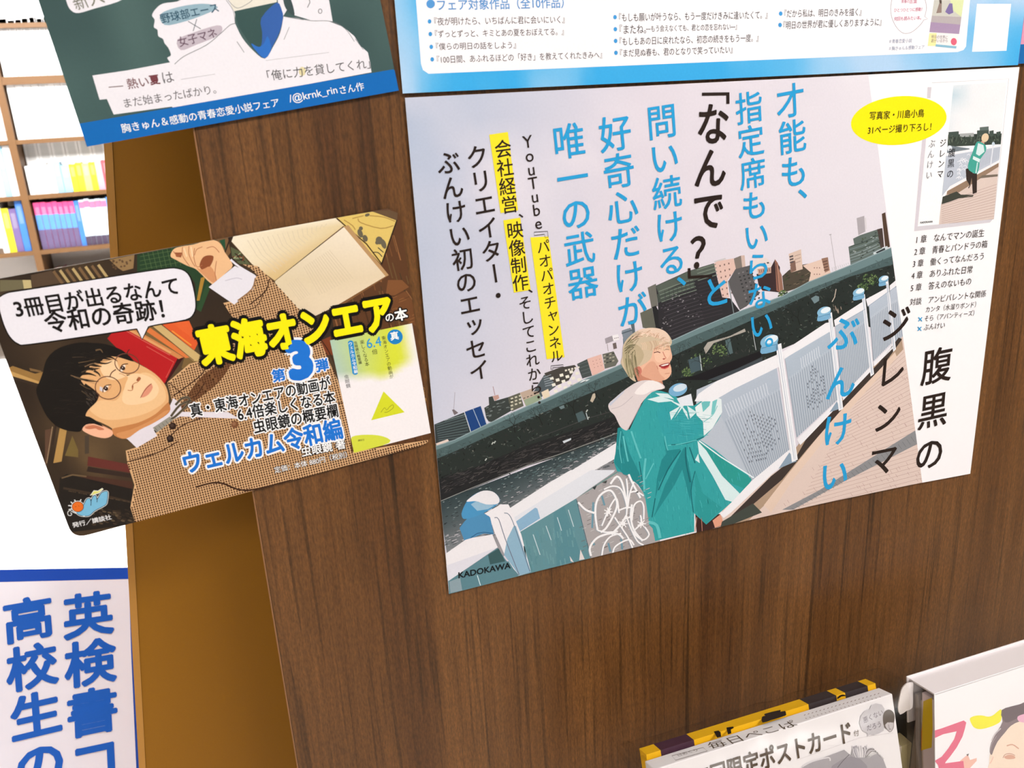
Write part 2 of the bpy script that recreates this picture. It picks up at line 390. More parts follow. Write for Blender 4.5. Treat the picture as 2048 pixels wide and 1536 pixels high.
ORD = ['first', 'second', 'third', 'fourth', 'fifth', 'sixth', 'seventh', 'eighth', 'ninth', 'tenth', 'eleventh', 'twelfth', 'thirteenth', 'fourteenth', 'fifteenth', 'sixteenth', 'seventeenth', 'eighteenth', 'nineteenth', 'twentieth']
rown = ['top', 'second', 'third', 'fourth', 'fifth', 'sixth']
def row(i, seq, x0, side, hr, yoff=.02, dp=.13):
    z = zlist[i] + (.012 if i == 2 else .007); x = x0; cnt = {}
    for c in seq:
        t = R.uniform(.017, .024); h = R.uniform(*hr)
        cnt[c] = cnt.get(c, 0) + 1
        k = cnt[c]; tot = seq.count(c)
        place = f"{ORD[k-1]} from left" if tot > 1 else "only one"
        book(x, t, h, dp, z, c, f"{CN[c]} book {side} upright, {rown[i]} shelf down, {place} of its colour", f"books on the far shelf, row {rown[i]}", yoff)
        x += t + .0012
xr = XR + .016
row(1, [W_] * 10 + [LB] + [W_] * 3, XR + .016, 'right of', (.155, .175))
row(2, [W_] * 9 + [B_] + [W_] * 5, XR + .016, 'right of', (.165, .18))
row(3, [W_] * 15, XR + .016, 'right of', (.165, .185))
row(4, [W_] * 4 + [PB, PB, YL, YL, PY, YL, PP, RD, RD] + [LB], XR + .016, 'right of', (.085, .10), .02, .055)
x = XR + .014
for k in range(7):  # white filler books, added so the gap above the small books reads bright
    book(x, .040, .192 + .004 * (k % 3), .08, zlist[4] + .007, W_, f"added white filler book in the bright gap behind the small ones, {ORD[k]} from the upright", 'added white filler books at the back of the fifth far shelf', .085); x += .0412
x = XR + .016
z5 = zlist[5] + .007
S5 = [('pink, blue and purple banded', K_, [(.42, .74, (84, 140, 214)), (.0, .42, (96, 82, 118))])] * 7 + [('blue divider', B_, None)] + [('pale dark footed', (214, 232, 244), [(.0, .2, (70, 56, 78)), (.82, .96, (232, 110, 150))])] * 5 + [('blue dark footed', (96, 150, 226), [(0, .25, (60, 50, 74))])] + [('pale dark footed', (214, 232, 244), [(.0, .2, (70, 56, 78)), (.82, .96, (232, 110, 150))])] * 4
cnt = {}
for nm, c, bands in S5:
    t = R.uniform(.015, .019); cnt[nm] = cnt.get(nm, 0) + 1; tot = sum(1 for q in S5 if q[0] == nm)
    book(x, t, R.uniform(.150, .156), .13, z5, c, f"{nm} book right of upright, sixth shelf down" + (f", {ORD[cnt[nm]-1]} from left" if tot > 1 else ''), 'books on the far shelf, row sixth', .02, bands); x += t + .0008
row(5, [W_, YL, PU, B_], XR - .1, 'left of', (.14, .165)); row(4, [W_, W_, PB, W_], XR - .1, 'left of', (.14, .165))
row(3, [W_, W_, W_, W_], XR - .1, 'left of', (.14, .165)); row(2, [W_] * 4, XR - .1, 'left of', (.14, .165))
row(1, [W_] * 4, XR - .1, 'left of', (.14, .165))
# lower rows partly seen
zlist_low = zlist[6:]
for i, z in enumerate(zlist_low[:1]):
    x = XR + .016
    for k, c in enumerate([YL, PP, W_, PP, W_, LB, W_, PB, K_, W_, W_, LB]):
        t = R.uniform(.017, .023)
        book(x, t, R.uniform(.15, .165), .13, z + .007, c, f"{CN[c]} book on the lowest visible far shelf, {ORD[k]} from the upright", 'books on the lowest visible far shelf'); x += t + .0012
# ================= blue and white sign, lower left =================
sc_px = (130, 1330); vdir = ray(sc_px).normalized(); scn = EYE + vdir * .95
hx = topx_inv = None
# sheet axes: level-ish edge runs 3.6 degrees up to the right in the view
ax = w_(Vector((math.cos(math.radians(3.6)), -math.sin(math.radians(3.6)), 0))); ax = (ax - vdir * ax.dot(vdir)).normalized()
SG = Plane(scn, -vdir, ax)
sg = thing('shop_sign', 'white sign with blue header bar and big blue lettering beside the ochre panel', 'sign')
A_, B0_ = SG.uv((0, 1150)), SG.uv((262, 1124))
ytop = SG.uv((130, 1137))[1]; xl = SG.uv((0, 1300))[0] - .05; xrr = SG.uv((285, 1536))[0] + .012
ylow = -1e9
yb_ = max((.8035 - SG.p.z - u * SG.x.z) / SG.y.z for u in (xl, xrr))
def suv(u, v): return topx(SG.pt(u, v))
P4 = [suv(xl, ytop), suv(xrr, ytop), suv(xrr, yb_), suv(xl, yb_)]
slab('sheet', P4, .0015, SG, mat('sign_board', (236, 232, 246), .25, .5, k=.64, noise=.01), sg)
ik = Ink(SG, P4)
hb = SG.uv((130, 1161))[1]
ik.poly([suv(xl, ytop), suv(xrr, ytop), suv(xrr, hb), suv(xl, hb)], (16, 66, 168), 2)
xm = SG.uv(z1('S', 815, 500))[0]
ik.build('header_bar', sg)
ik = Ink(SG, P4); ik.poly([suv(xrr - .012, ytop), suv(xrr, ytop), suv(xrr, yb_), suv(xrr - .012, yb_)], (24, 60, 150), 3)
ik.poly([(257, 1130), (262, 1300), (272.5, 1536), (278, 1700), (330, 1700), (330, 1130)], (30, 66, 150), 2); ik.build('margin_stripe', sg)
SB = (18, 84, 178)
SS = lambda x, y: z1('S', x, y)
vtext(SG, sg, '英検書コ', SS(552, 425), SS(606, 1628), SB, .032, 1.03, 1.03)
vtext(SG, sg, '高校生の', SS(170, 455), SS(262, 1650), SB, .032, 1.03, 1.05)
# ================= main poster =================
MQ = [(810, 195.5), (2039, 134), (1940.5, 947.5), (898, 1188)]
mp_ = thing('poster', 'large landscape poster of a blond person in a teal jacket on a white bridge', 'poster')
BOW = [(1080, 1141.3), (1260, 1097), (1449, 1051.5), (1640, 1008), (1820, 970)]     # the paper's lower edge bows up a little
slab('sheet', MQ[:3] + BOW[::-1] + MQ[3:], .0004, WALL, WHITE, mp_)
PH = [(810, 195.5), (1736.5, 149.2), (1845, 969.5), (898, 1188)]
tpx = lambda x: 195.5 - (x - 810) * .05004
PHS = []; _xs = [(898, 1188)] + BOW
PHS.append([(810, 195.5), (1080, tpx(1080)), BOW[0], (898, 1188)])
for a, b in zip(BOW[:-2], BOW[1:-1]): PHS.append([(a[0], tpx(a[0])), (b[0], tpx(b[0])), b, a])
PHS.append([(1640, tpx(1640)), (1736.5, 149.2), (1820, 780), BOW[4], BOW[3]]); PHS.append([(1820, 780), (1844.5, 965.4), BOW[4]])
sky = Ink(WALL, PHS)
nz = vnoise(3); n2 = vnoise(9)
def skyc(u, v):
    a = mixc((178, 190, 214), (220, 212, 224), u * 1.9 + v * .75)
    c = nz(u * 5, v * 6) * .6 + n2(u * 11, v * 13) * .4
    a = mixc(a, (230, 222, 232), (c - .42) * 2.2 * (1 - v * .6) * (1 if v < .5 else .5))
    return mixc(a, (232, 227, 235), (u - .5) * 1.2)
sky.field(PH, 26, 20, skyc, 0)
sky.build('printed_sky', mp_)
tw = Ink(WALL, PHS)
p = tw.poly
# skyline buildings, left group (zoom D)
dk = (52, 60, 62)
p(Z('D', 45, 1070, 250, 985, 350, 945, 420, 1150, 230, 1260, 60, 1300), dk, 1)
for k in range(9):
    y = 1075 + k * 22; tw.line(Z('D', 60 + k * 4, y, 380 + k * 2, y - 95 + k * 8), 1.3, (92, 108, 112), 2)
for k in range(14): tw.line(Z('D', 150 + k * 15, 1030 - k * 4.5, 158 + k * 15, 1027 - k * 4.5), 2, (150, 165, 168), 2)
p(Z('D', 352, 942, 520, 880, 583, 1075, 418, 1148), (30, 66, 124), 2); tw.line(Z('D', 440, 908, 520, 1100), 1.3, (175, 190, 205), 3); tw.line(Z('D', 352, 942, 418, 1148), 1.6, (205, 210, 218), 3); tw.line(Z('D', 522, 880, 583, 1075), 1.2, (200, 205, 212), 3)
tw.line(Z('D', 255, 740, 240, 960), .8, (150, 140, 148), 2); p(Z('D', 225, 920, 245, 915, 290, 950, 250, 975), (120, 108, 112), 2)
p(Z('D', 555, 900, 605, 870, 600, 790, 640, 780, 660, 830, 800, 790, 850, 870, 850, 920, 630, 1045, 600, 1040, 575, 1000), (58, 64, 62), 1)
p(Z('D', 640, 780, 700, 765, 710, 800, 665, 830), (190, 150, 140), 2); tw.line(Z('D', 645, 680, 665, 770), 1.4, (170, 140, 145), 2)
for k in range(26):
    x = 570 + R.random() * 260; y = 1010 - (x - 570) * .45 - R.random() * 110; tw.line(Z('D', x, y, x + 26, y - 8), 1.4, R.choice([(95, 100, 100), (40, 44, 44), (130, 138, 138)]), 2)
p(Z('D', 800, 790, 920, 745, 960, 880, 840, 935, 810, 850), (96, 96, 84), 2)
for k in range(10): x = 825 + (k % 3) * 42; y = 800 + (k // 3) * 36 - (k % 3) * 14; p(Z('D', x, y, x + 24, y - 7, x + 28, y + 8, x + 4, y + 15), (205, 200, 180), 3)
p(Z('D', 920, 745, 1050, 700, 1060, 735, 1110, 730, 1140, 800, 980, 880, 945, 800), (188, 166, 150), 2)
p(Z('D', 960, 820, 1120, 755, 1150, 810, 985, 885), (150, 165, 140), 3)
for k in range(4): p(Z('D', 955 + k * 36, 800 - k * 14, 975 + k * 36, 793 - k * 14, 978 + k * 36, 800 - k * 14, 958 + k * 36, 808 - k * 14), (80, 76, 70), 4)
p(Z('D', 1060, 735, 1170, 560, 1240, 600, 1290, 680, 1140, 790), (82, 92, 98), 2)
for k in range(5): tw.line(Z('D', 1160 + k * 5, 590 + k * 22, 1240 + k * 8, 560 + k * 24), 1.4, (150, 160, 168), 3)
p(Z('D', 1170, 545, 1320, 490, 1480, 460, 1500, 480, 1420, 620, 1250, 690, 1200, 600), (70, 66, 62), 1)
for a in range(5):
    for b in range(6):
        if (a + b) % 2: continue
        x = 1225 + b * 50 + a * 10; y = 590 + a * 32 - b * 17; p(Z('D', x, y, x + 36, y - 10, x + 44, y + 18, x + 8, y + 28), (232, 228, 216), 3)
for b in range(5): x = 1380 + b * 32; p(Z('D', x, 510 - b * 8, x + 20, 505 - b * 8, x + 24, 522 - b * 8, x + 4, 528 - b * 8), (225, 218, 206), 3)
p(Z('D', 1140, 740, 1210, 705, 1230, 780, 1165, 810), (226, 210, 186), 3)
p(Z('D', 1505, 450, 1610, 400, 1660, 570, 1560, 600), (70, 78, 78), 2)
for k in range(4): tw.line(Z('D', 1515 + k * 14, 460 + k * 32, 1615 + k * 12, 425 + k * 34), 1.0, (100, 108, 108), 3)
p(Z('D', 1608, 398, 1755, 350, 1788, 510, 1665, 575), (224, 182, 172), 2)
for a in range(3):
    for b in range(3): x = 1665 + b * 34 + a * 8; y = 420 + a * 32 - b * 10; p(Z('D', x, y, x + 8, y - 2, x + 9, y + 4, x + 1, y + 6), (150, 110, 105), 3)
p(Z('D', 1765, 350, 1880, 320, 1930, 420, 1900, 470, 1790, 500), (104, 104, 96), 2)
for k in range(12): x = 1775 + (k % 4) * 30; y = 365 + (k // 4) * 38 - (k % 4) * 9; p(Z('D', x, y, x + 22, y - 6, x + 24, y + 6, x + 2, y + 12), R.choice([(60, 64, 60), (170, 165, 150)]), 3)
p(Z('D', 1790, 190, 1865, 160, 1880, 215, 1800, 245), (160, 152, 160), 2); p(Z('D', 1865, 160, 1925, 145, 1940, 200, 1880, 215), (236, 232, 236), 2); p(Z('D', 1870, 240, 1905, 230, 1915, 290, 1880, 300), (110, 98, 96), 2)
for k in range(3): p(Z('D', 1885 + k * 17, 186 - k * 4, 1896 + k * 17, 183 - k * 4, 1894 + k * 17, 196 - k * 4), (70, 60, 60), 3)
tw.line(Z('D', 1815, 245, 1825, 320), 1.2, (150, 140, 145), 2)
p(Z('D', 1962, 118, 2040, 85, 2048, 200, 1985, 220), (128, 138, 150), 2); p(Z('D', 1975, 190, 2048, 165, 2048, 300, 1985, 320), (104, 122, 132), 2)
# centre group (zoom E)
p(Z('E', 120, 1030, 210, 1000, 250, 1080, 150, 1180), (128, 134, 144), 2); tw.line(Z('E', 120, 1060, 240, 1020), 2.4, (84, 96, 106), 3); p(Z('E', 205, 930, 245, 920, 260, 1070, 235, 1080), (92, 104, 112), 3)
p(Z('E', 385, 590, 470, 550, 490, 780, 425, 800), (112, 110, 104), 2)
p(Z('E', 308, 850, 430, 795, 470, 1010, 380, 1010, 335, 1000), (100, 100, 90), 2); p(Z('E', 430, 790, 470, 775, 640, 1100, 640, 1135, 560, 1040, 470, 1010), (38, 38, 40), 2)
p(Z('E', 470, 570, 800, 420, 1065, 340, 1100, 500, 1150, 690, 1230, 700, 1330, 830, 900, 1010, 640, 1130, 560, 1030, 500, 980, 490, 760), (46, 44, 48), 2)
p(Z('E', 470, 575, 800, 425, 1065, 342, 1085, 430, 860, 520, 700, 560, 500, 660), (86, 94, 86), 3)
p(Z('E', 480, 660, 700, 570, 860, 530, 870, 590, 700, 650, 490, 750), (70, 78, 72), 3)
for k in range(15):
    y = 600 + k * 36; c = (120, 132, 120) if k < 4 else (76, 72, 78)
    x1 = 500 + k * 9; tw.line(Z('E', x1, y + 30, x1 + 170, y - 35, x1 + 360, y - 95), 1.5 if k < 5 else 1.1, c, 4)
    tw.line(Z('E', 890 + k * 3, y - 190, 1000 + k * 4, y - 225, 1085 + k * 5, y - 250), 1.6 if k < 4 else 1.0, c if k < 4 else (66, 60, 66), 4)
for k in range(60):
    x = 520 + R.random() * 420; y = 680 + R.random() * 330 - (x - 520) * .1
    if y - 60 > 1090 - (x - 560) * .35: continue
    tw.line(Z('E', x, y, x + 14, y - 5), 1.6, R.choice([(110, 106, 112), (28, 28, 32), (88, 80, 92), (150, 146, 150)]), 5)
for k in range(8): tw.line(Z('E', 560 + k * 42, 560 - k * 18 + 60, 575 + k * 42, 680 - k * 18 + 60), 1.0, (60, 66, 64), 5)
p(Z('E', 1065, 342, 1100, 320, 1265, 290, 1290, 400, 1200, 520, 1220, 690, 1150, 690, 1120, 560, 1100, 480), (222, 188, 178), 3)
p(Z('E', 1060, 320, 1180, 285, 1190, 300, 1080, 335), (200, 195, 200), 2)
for a in range(6):
    for b in range(3): x = 1120 + b * 45 + a * 6; y = 360 + a * 60 - b * 12; p(Z('E', x, y, x + 12, y - 3, x + 14, y + 14, x + 2, y + 17), (120, 96, 92), 4)
p(Z('E', 1268, 292, 1340, 262, 1378, 260, 1390, 400, 1290, 430), (128, 118, 112), 3); p(Z('E', 1340, 262, 1378, 258, 1390, 400, 1356, 400), (205, 180, 170), 4)
p(Z('E', 1285, 400, 1440, 360, 1500, 620, 1540, 640, 1400, 780, 1330, 820, 1230, 600, 1215, 520), (92, 90, 92), 4)
for a in range(9):
    for b in range(4): x = 1310 + b * 42 + a * 10; y = 440 + a * 36 - b * 12; p(Z('E', x, y, x + 18, y - 5, x + 20, y + 9, x + 3, y + 14), R.choice([(52, 52, 54), (126, 122, 126), (44, 46, 48)]), 5)
tw.line(Z('E', 1210, 520, 1270, 870), 1.8, (122, 132, 136), 6)
p(Z('E', 1420, 330, 1500, 300, 1600, 285, 1660, 350, 1640, 430, 1520, 450), (226, 214, 212), 3)
for k in range(3): p(Z('E', 1530 + k * 36, 350 - k * 9, 1550 + k * 36, 345 - k * 9, 1560 + k * 36, 358 - k * 9, 1540 + k * 36, 363 - k * 9), (70, 66, 66), 4)
p(Z('E', 1510, 400, 1650, 380, 1650, 440, 1520, 460), (196, 160, 145), 4)
for k in range(6): tw.line(Z('E', 1530 + k * 20, 408 - k * 3, 1536 + k * 20, 440 - k * 3), 1.4, (110, 80, 74), 5)
p(Z('E', 1500, 450, 1620, 440, 1690, 300, 1740, 380, 1741, 640, 1560, 620, 1520, 560), (60, 44, 46), 4)
p(Z('E', 1690, 300, 1720, 340, 1745, 640, 1705, 620), (150, 100, 84), 5); tw.line(Z('E', 1700, 340, 1725, 620), 1.2, (86, 56, 50), 6); tw.line(Z('E', 1715, 360, 1738, 620), 1.0, (190, 140, 120), 6)
# right group (zoom F)
p(Z('F', 210, 505, 270, 640, 285, 780, 235, 770), (150, 108, 92), 5)
p(Z('F', 275, 650, 330, 600, 400, 560, 520, 540, 530, 640, 500, 700, 380, 760, 290, 790), (78, 70, 60), 4)
for k in range(26): x = 290 + R.random() * 210; y = 640 + R.random() * 100 - (x - 290) * .15; tw.line(Z('F', x, y, x + 22, y - 8), 1.6, R.choice([(110, 98, 82), (52, 52, 44), (60, 74, 50)]), 5)
p(Z('F', 330, 460, 435, 420, 450, 590, 350, 620), (216, 190, 176), 4)
for a in range(5): p(Z('F', 336 + a * 2, 480 + a * 24, 368 + a * 2, 470 + a * 24, 370 + a * 2, 484 + a * 24, 338 + a * 2, 494 + a * 24), (92, 82, 84), 5)
for a in range(3): tw.line(Z('F', 380, 480 + a * 30, 432, 462 + a * 30), 1.0, (150, 128, 120), 5)
p(Z('F', 345, 530, 385, 515, 395, 600, 350, 620), (130, 100, 88), 5)
p(Z('F', 450, 560, 660, 490, 690, 630, 500, 700, 520, 620), (224, 196, 182), 4)
p(Z('F', 610, 500, 665, 488, 680, 600, 640, 620), (150, 116, 100), 5)
for a in range(4): tw.line(Z('F', 620 + a * 4, 530 + a * 24, 660 + a * 3, 518 + a * 24), 1.8, (96, 66, 56), 6)
for a in range(6): x = 545 + (a % 3) * 22; y = 580 + (a // 3) * 55; tw.line(Z('F', x, y, x + 9, y - 2), 2, (140, 110, 104), 6)
tw.line(Z('F', 687, 296, 735, 610), 1.1, (178, 172, 178), 3); tw.line(Z('F', 675, 298, 695, 293), 1.6, (170, 165, 172), 3)
for k in range(9): tw.line(Z('F', 700 + k * 17, 575 - k * 5, 706 + k * 17, 605 - k * 7), .6, (180, 178, 184), 3)
p(Z('F', 840, 400, 890, 380, 880, 330, 940, 300, 1120, 240, 1130, 420, 980, 500, 860, 560), (96, 108, 104), 4)
for a in range(10):
    y = 340 + a * 24; tw.line(Z('F', 850 + a, y + 60, 960, y + 25, 1110, y - 45), 1.5, R.choice([(140, 152, 154), (120, 134, 136), (62, 74, 68)]), 5)
for k in range(34): x = 860 + R.random() * 240; y = 540 - R.random() * 190 - (x - 860) * .35; tw.line(Z('F', x, y, x + 15, y - 5), 1.8, R.choice([(52, 60, 58), (150, 160, 160), (78, 90, 70)]), 6)
p(Z('F', 910, 155, 975, 135, 985, 270, 925, 300), (172, 166, 172), 4); tw.line(Z('F', 985, 150, 992, 250), 2, (214, 208, 212), 4)
p(Z('F', 1085, 250, 1130, 240, 1145, 400, 1115, 410), (74, 60, 56), 5); p(Z('F', 1125, 118, 1155, 105, 1195, 400, 1155, 410), (82, 62, 50), 5)
p(Z('F', 1050, 450, 1170, 392, 1180, 410, 1060, 468), (205, 215, 220), 6); p(Z('F', 1070, 448, 1150, 408, 1155, 425, 1085, 455), (48, 54, 58), 7)
tw.build('printed_buildings', mp_)
# trees, expressway, river
rv = Ink(WALL, PHS); p = rv.poly
TOP = Z('D', 60, 1290, 250, 1230, 600, 1060, 1000, 880, 1200, 800, 1600, 600, 1900, 480) + Z('E', 640, 1130, 900, 1010, 1360, 820) + Z('F', 280, 820, 500, 700, 850, 560, 1210, 405)
LOWR = [(1800, 420), (1830, 640), (1500, 760), (1231, 853), (1094, 882), (987, 920), (946, 972), (881, 1001), (870, 900)]
p(TOP + [(1790, 500), (1812, 680), (1700, 640), (1560, 700), (1500, 780), (1236, 870), (1123, 911), (1055, 932), (946, 977), (876, 1005)], (40, 46, 44), 8)
rv.field([(878, 1003), (1240, 866), (1420, 840), (905, 1180)], 14, 10, lambda u, v: mixc(mixc((48, 62, 66), (96, 104, 108), v * 2.2), (158, 154, 160), (v - .35) * 2.0), 8)
# trees noise
TR = [q for q in TOP] + [(1808, 650), (1560, 690), (1500, 760), (1236, 868), (1055, 930), (881, 1001)]
for k in range(5200):
    x = 875 + R.random() * 930; y = 500 + R.random() * 500
    if not pip(x, y, TR): continue
    a = R.random() * 3.14; l = R.uniform(2, 7)
    rv.line([(x, y), (x + l * math.cos(a), y + l * math.sin(a))], R.uniform(.7, 2.2), R.choice([(58, 68, 64), (26, 30, 30), (20, 24, 24), (72, 82, 76), (48, 44, 44), (34, 46, 42), (60, 60, 58), (30, 28, 30)] if k % 9 else [(104, 110, 104), (120, 120, 112), (84, 104, 92)]), 9)
for (cx_, cy_, rr) in [(1400, 725, 22), (1440, 700, 18), (1375, 745, 12), (1740, 560, 16), (1725, 575, 12), (1565, 590, 10), (1330, 745, 10)]:
    for k in range(70): a = R.random() * 6.28; q = rr * R.random() ** .6; rv.line([(cx_ + q * math.cos(a), cy_ + q * .8 * math.sin(a)), (cx_ + q * math.cos(a) + 2.5, cy_ + q * .8 * math.sin(a) - 2)], 2, R.choice([(86, 110, 70), (60, 82, 52), (120, 140, 90), (44, 60, 44)]), 10)
# embankment path and lower bank
p(Z('A', 90, 900, 300, 830, 560, 720, 900, 610, 1040, 560, 1050, 640, 750, 760, 570, 820, 280, 940, 110, 1010), (34, 34, 36), 10)
for k in range(420):
    t = R.random(); x = 100 + t * 930; y0 = 890 - t * 310; y = y0 + R.random() * 90
    rv.line(Z('A', x, y, x + R.uniform(10, 50), y - R.uniform(4, 20)), R.uniform(.5, 1.2), R.choice([(66, 62, 62), (22, 22, 24), (86, 82, 80), (46, 44, 48)]), 11)
rv.line(Z('A', 110, 1012, 280, 940, 420, 884, 570, 822, 750, 760, 900, 705, 1050, 650), 1.3, (150, 150, 148), 12)
rv.line(Z('A', 560, 700, 720, 640, 900, 570, 1040, 530), 1.0, (74, 72, 72), 12)
p(Z('A', 755, 695, 800, 678, 800, 688, 762, 706), (205, 212, 220), 12)
for (x, y) in [(380, 712), (392, 706), (345, 798), (888, 578), (880, 540)]: rv.line(Z('A', x, y, x + 8, y - 12), 2.2, (190, 196, 190), 12)
# river glints
for k in range(900):
    t = R.random(); v = R.random() ** .8
    x = 885 + t * 360; y = 1000 - t * 150 + v * (60 + 80 * (1 - t)) + 4
    l = R.uniform(3, 9) * (.5 + v)
    dark = v < .35
    rv.line([(x, y), (x + l, y - l * .36)], R.uniform(.7, 1.5), R.choice([(96, 118, 120), (32, 40, 44), (150, 160, 160)] if dark else [(92, 96, 100), (196, 190, 196), (60, 66, 72), (176, 172, 178)]), 10)
# expressway
p(TOP[:2] + TOP[2:] + [(1785, 500), (1787, 512)] + Z('F', 850, 640, 500, 770, 300, 850) + [(1493, 632), (1396, 672), (1345, 694), (1231, 746), (1094, 806), (1055, 822), (977, 858), (909, 890), (872, 904)], (108, 132, 136), 13)
p([(872, 900), (909, 886), (977, 855), (1055, 820), (1094, 803), (1231, 742), (1345, 690), (1396, 668), (1493, 628)] + Z('F', 300, 845, 500, 762, 850, 628, 1215, 478, 1218, 550, 850, 655, 500, 810, 300, 900) + [(1493, 645), (1396, 688), (1345, 712), (1231, 765), (1094, 822), (1055, 838), (977, 872), (909, 903), (872, 918)], (76, 96, 98), 14)
rv.line(TOP, 1.6, (146, 166, 170), 14)
for k in range(260):
    i = R.randrange(len(TOP) - 1); t = R.random(); x = TOP[i][0] * (1 - t) + TOP[i + 1][0] * t; y = TOP[i][1] * (1 - t) + TOP[i + 1][1] * t + R.uniform(14, 30)
    a = R.random() * 3.14; rv.line([(x, y), (x + 7 * math.cos(a), y - 5 * math.sin(a))], .8, R.choice([(50, 60, 62), (58, 70, 72), (96, 114, 116)]), 15)
p(Z('D', 60, 1265, 180, 1220, 195, 1240, 70, 1290), (226, 205, 196), 14)
p(Z('D', 1530, 645, 1570, 615, 1640, 605, 1600, 630), (222, 228, 232), 15); rv.line(Z('D', 1540, 650, 1600, 622), 1.2, (40, 48, 50), 16)
# pale things under the expressway
p(Z('E', 960, 1210, 1000, 1150, 1230, 1085, 1380, 1010, 1390, 1040, 1200, 1110, 1060, 1160, 980, 1270), (170, 164, 156), 14)
p(Z('E', 1180, 1130, 1230, 1110, 1260, 1260, 1210, 1280), (84, 104, 108), 13); p(Z('E', 800, 1330, 920, 1290, 935, 1430, 830, 1470), (70, 88, 96), 13); rv.line(Z('E', 920, 1280, 940, 1440), 1.6, (196, 204, 206), 15)
rv.line(Z('E', 1460, 1030, 1495, 1230), 1.4, (180, 186, 190), 15); p(Z('F', 520, 840, 560, 815, 590, 825, 590, 860, 550, 885), (112, 132, 138), 14)
rv.line(Z('F', 735, 760, 722, 830, 700, 870), 1.6, (205, 190, 175), 15)
for k in range(14): x = 700 + R.random() * 80; y = 890 + R.random() * 60; rv.line(Z('F', x, y, x + 6, y + 24), 1.2, R.choice([(180, 160, 145), (120, 110, 100)]), 14)
p(Z('D', 1640, 830, 1665, 760, 1690, 745, 1695, 790, 1665, 845), (190, 176, 158), 14); p(Z('D', 1490, 960, 1560, 930, 1600, 1010, 1520, 1050), (74, 92, 96), 13); rv.line(Z('D', 1598, 950, 1618, 1020), 1.6, (190, 200, 205), 15)
p(Z('D', 1320, 890, 1370, 870, 1380, 900, 1340, 915), (110, 128, 132), 14)
def branch(x, y, a, l, w, d):
    x2, y2 = x + l * math.cos(a), y - l * math.sin(a); rv.line([(x, y), (x2, y2)], w, (30, 28, 28), 17, w * .7)
    if d:
        for s_ in (-1, 1): branch(x2, y2, a + s_ * R.uniform(.25, .7), l * R.uniform(.6, .85), w * .65, d - 1)
for q in [(1412, 742), (1360, 735), (1200, 800), (1085, 850), (1030, 865), (1150, 830), (1460, 712), (1600, 650), (1660, 640)]: branch(q[0], q[1], 1.9 + R.uniform(-.3, .3), 15, 1.9, 4)
# dark strip along the far bank below trees, right
p(Z('E', 640, 1536, 870, 1490, 1100, 1400, 1560, 1230, 1545, 1300, 1180, 1500, 1150, 1536), (28, 26, 30), 16)
p(Z('E', 1000, 1536, 1300, 1420, 1560, 1300, 1560, 1340, 1200, 1536), (66, 74, 80), 17)
rv.build('printed_river_bank', mp_)
# ---- bridge railing ----
rl = Ink(WALL, PHS); p = rl.poly
# ground under the railing so that the print runs to the trimmed edge
p([(898, 1150), (1180, 1085), (1180, 1135), (898, 1200)], (98, 140, 150), 16); p([(1180, 1085), (1330, 1040), (1330, 1090), (1180, 1130)], (170, 164, 166), 16)
p([(1320, 1040), (1480, 1000), (1480, 1066), (1320, 1098)], (232, 228, 234), 16); p([(1430, 1030), (1850, 930), (1850, 980), (1430, 1075)], (216, 194, 186), 16)
p(Z('C', 700, 500, 1160, 300, 1160, 1000, 1070, 1060, 860, 960, 690, 820), (184, 192, 206), 16)
WH = (238, 236, 242); GB = (176, 190, 206); TE = (104, 146, 158)
# pavement
p(Z('B', 1222, 460, 1335, 1330, 700, 1480, 430, 1560, 240, 1600, 230, 1400, 600, 1170, 900, 850, 1060, 650), (222, 200, 192), 18)
pv = Z('B', 1222, 470, 1330, 1290, 590, 1450, 500, 1440, 880, 1010, 1180, 610)
for k in range(34):
    t = k / 33; y = 640 + t * 800; rl.line(Z('B', 1230 + t * 110, 560 + t * 760, 1010 - t * 420, 760 + t * 740), .7, (186, 158, 150), 19)
for k in range(260):
    x = 560 + R.random() * 770; y = 640 + R.random() * 800; q = z1('B', x, y)
    if pip(q[0], q[1], pv): rl.line([q, (q[0] + 4, q[1] + 6)], .7, (182, 152, 146), 19)
p(Z('B', 1290, 990, 1310, 1060, 900, 1270, 620, 1425, 560, 1425, 760, 1320), (140, 140, 144), 20)
for k in range(30): t = k / 30; rl.line(Z('B', 1290 - t * 700, 1010 + t * 420, 1310 - t * 700, 1040 + t * 400), .7, (106, 108, 112), 21)
# kerb
p(Z('B', 1215, 480, 1225, 545, 890, 900, 640, 1230, 380, 1480, 250, 1530, 200, 1536, 480, 1290, 700, 1000, 900, 800, 1080, 620), (176, 150, 128), 20)
p(Z('B', 1180, 560, 1190, 590, 880, 930, 620, 1260, 500, 1440, 460, 1400, 600, 1220, 840, 920), (226, 200, 184), 21)
p(Z('B', 1200, 480, 1090, 620, 890, 830, 690, 1040, 640, 1130, 500, 1240, 250, 1490, 290, 1490, 560, 1260, 700, 1090, 900, 860, 1110, 640, 1218, 490), (62, 52, 48), 22)
p(Z('B', 230, 1490, 400, 1390, 450, 1440, 300, 1500, 220, 1530), (66, 72, 66), 22)
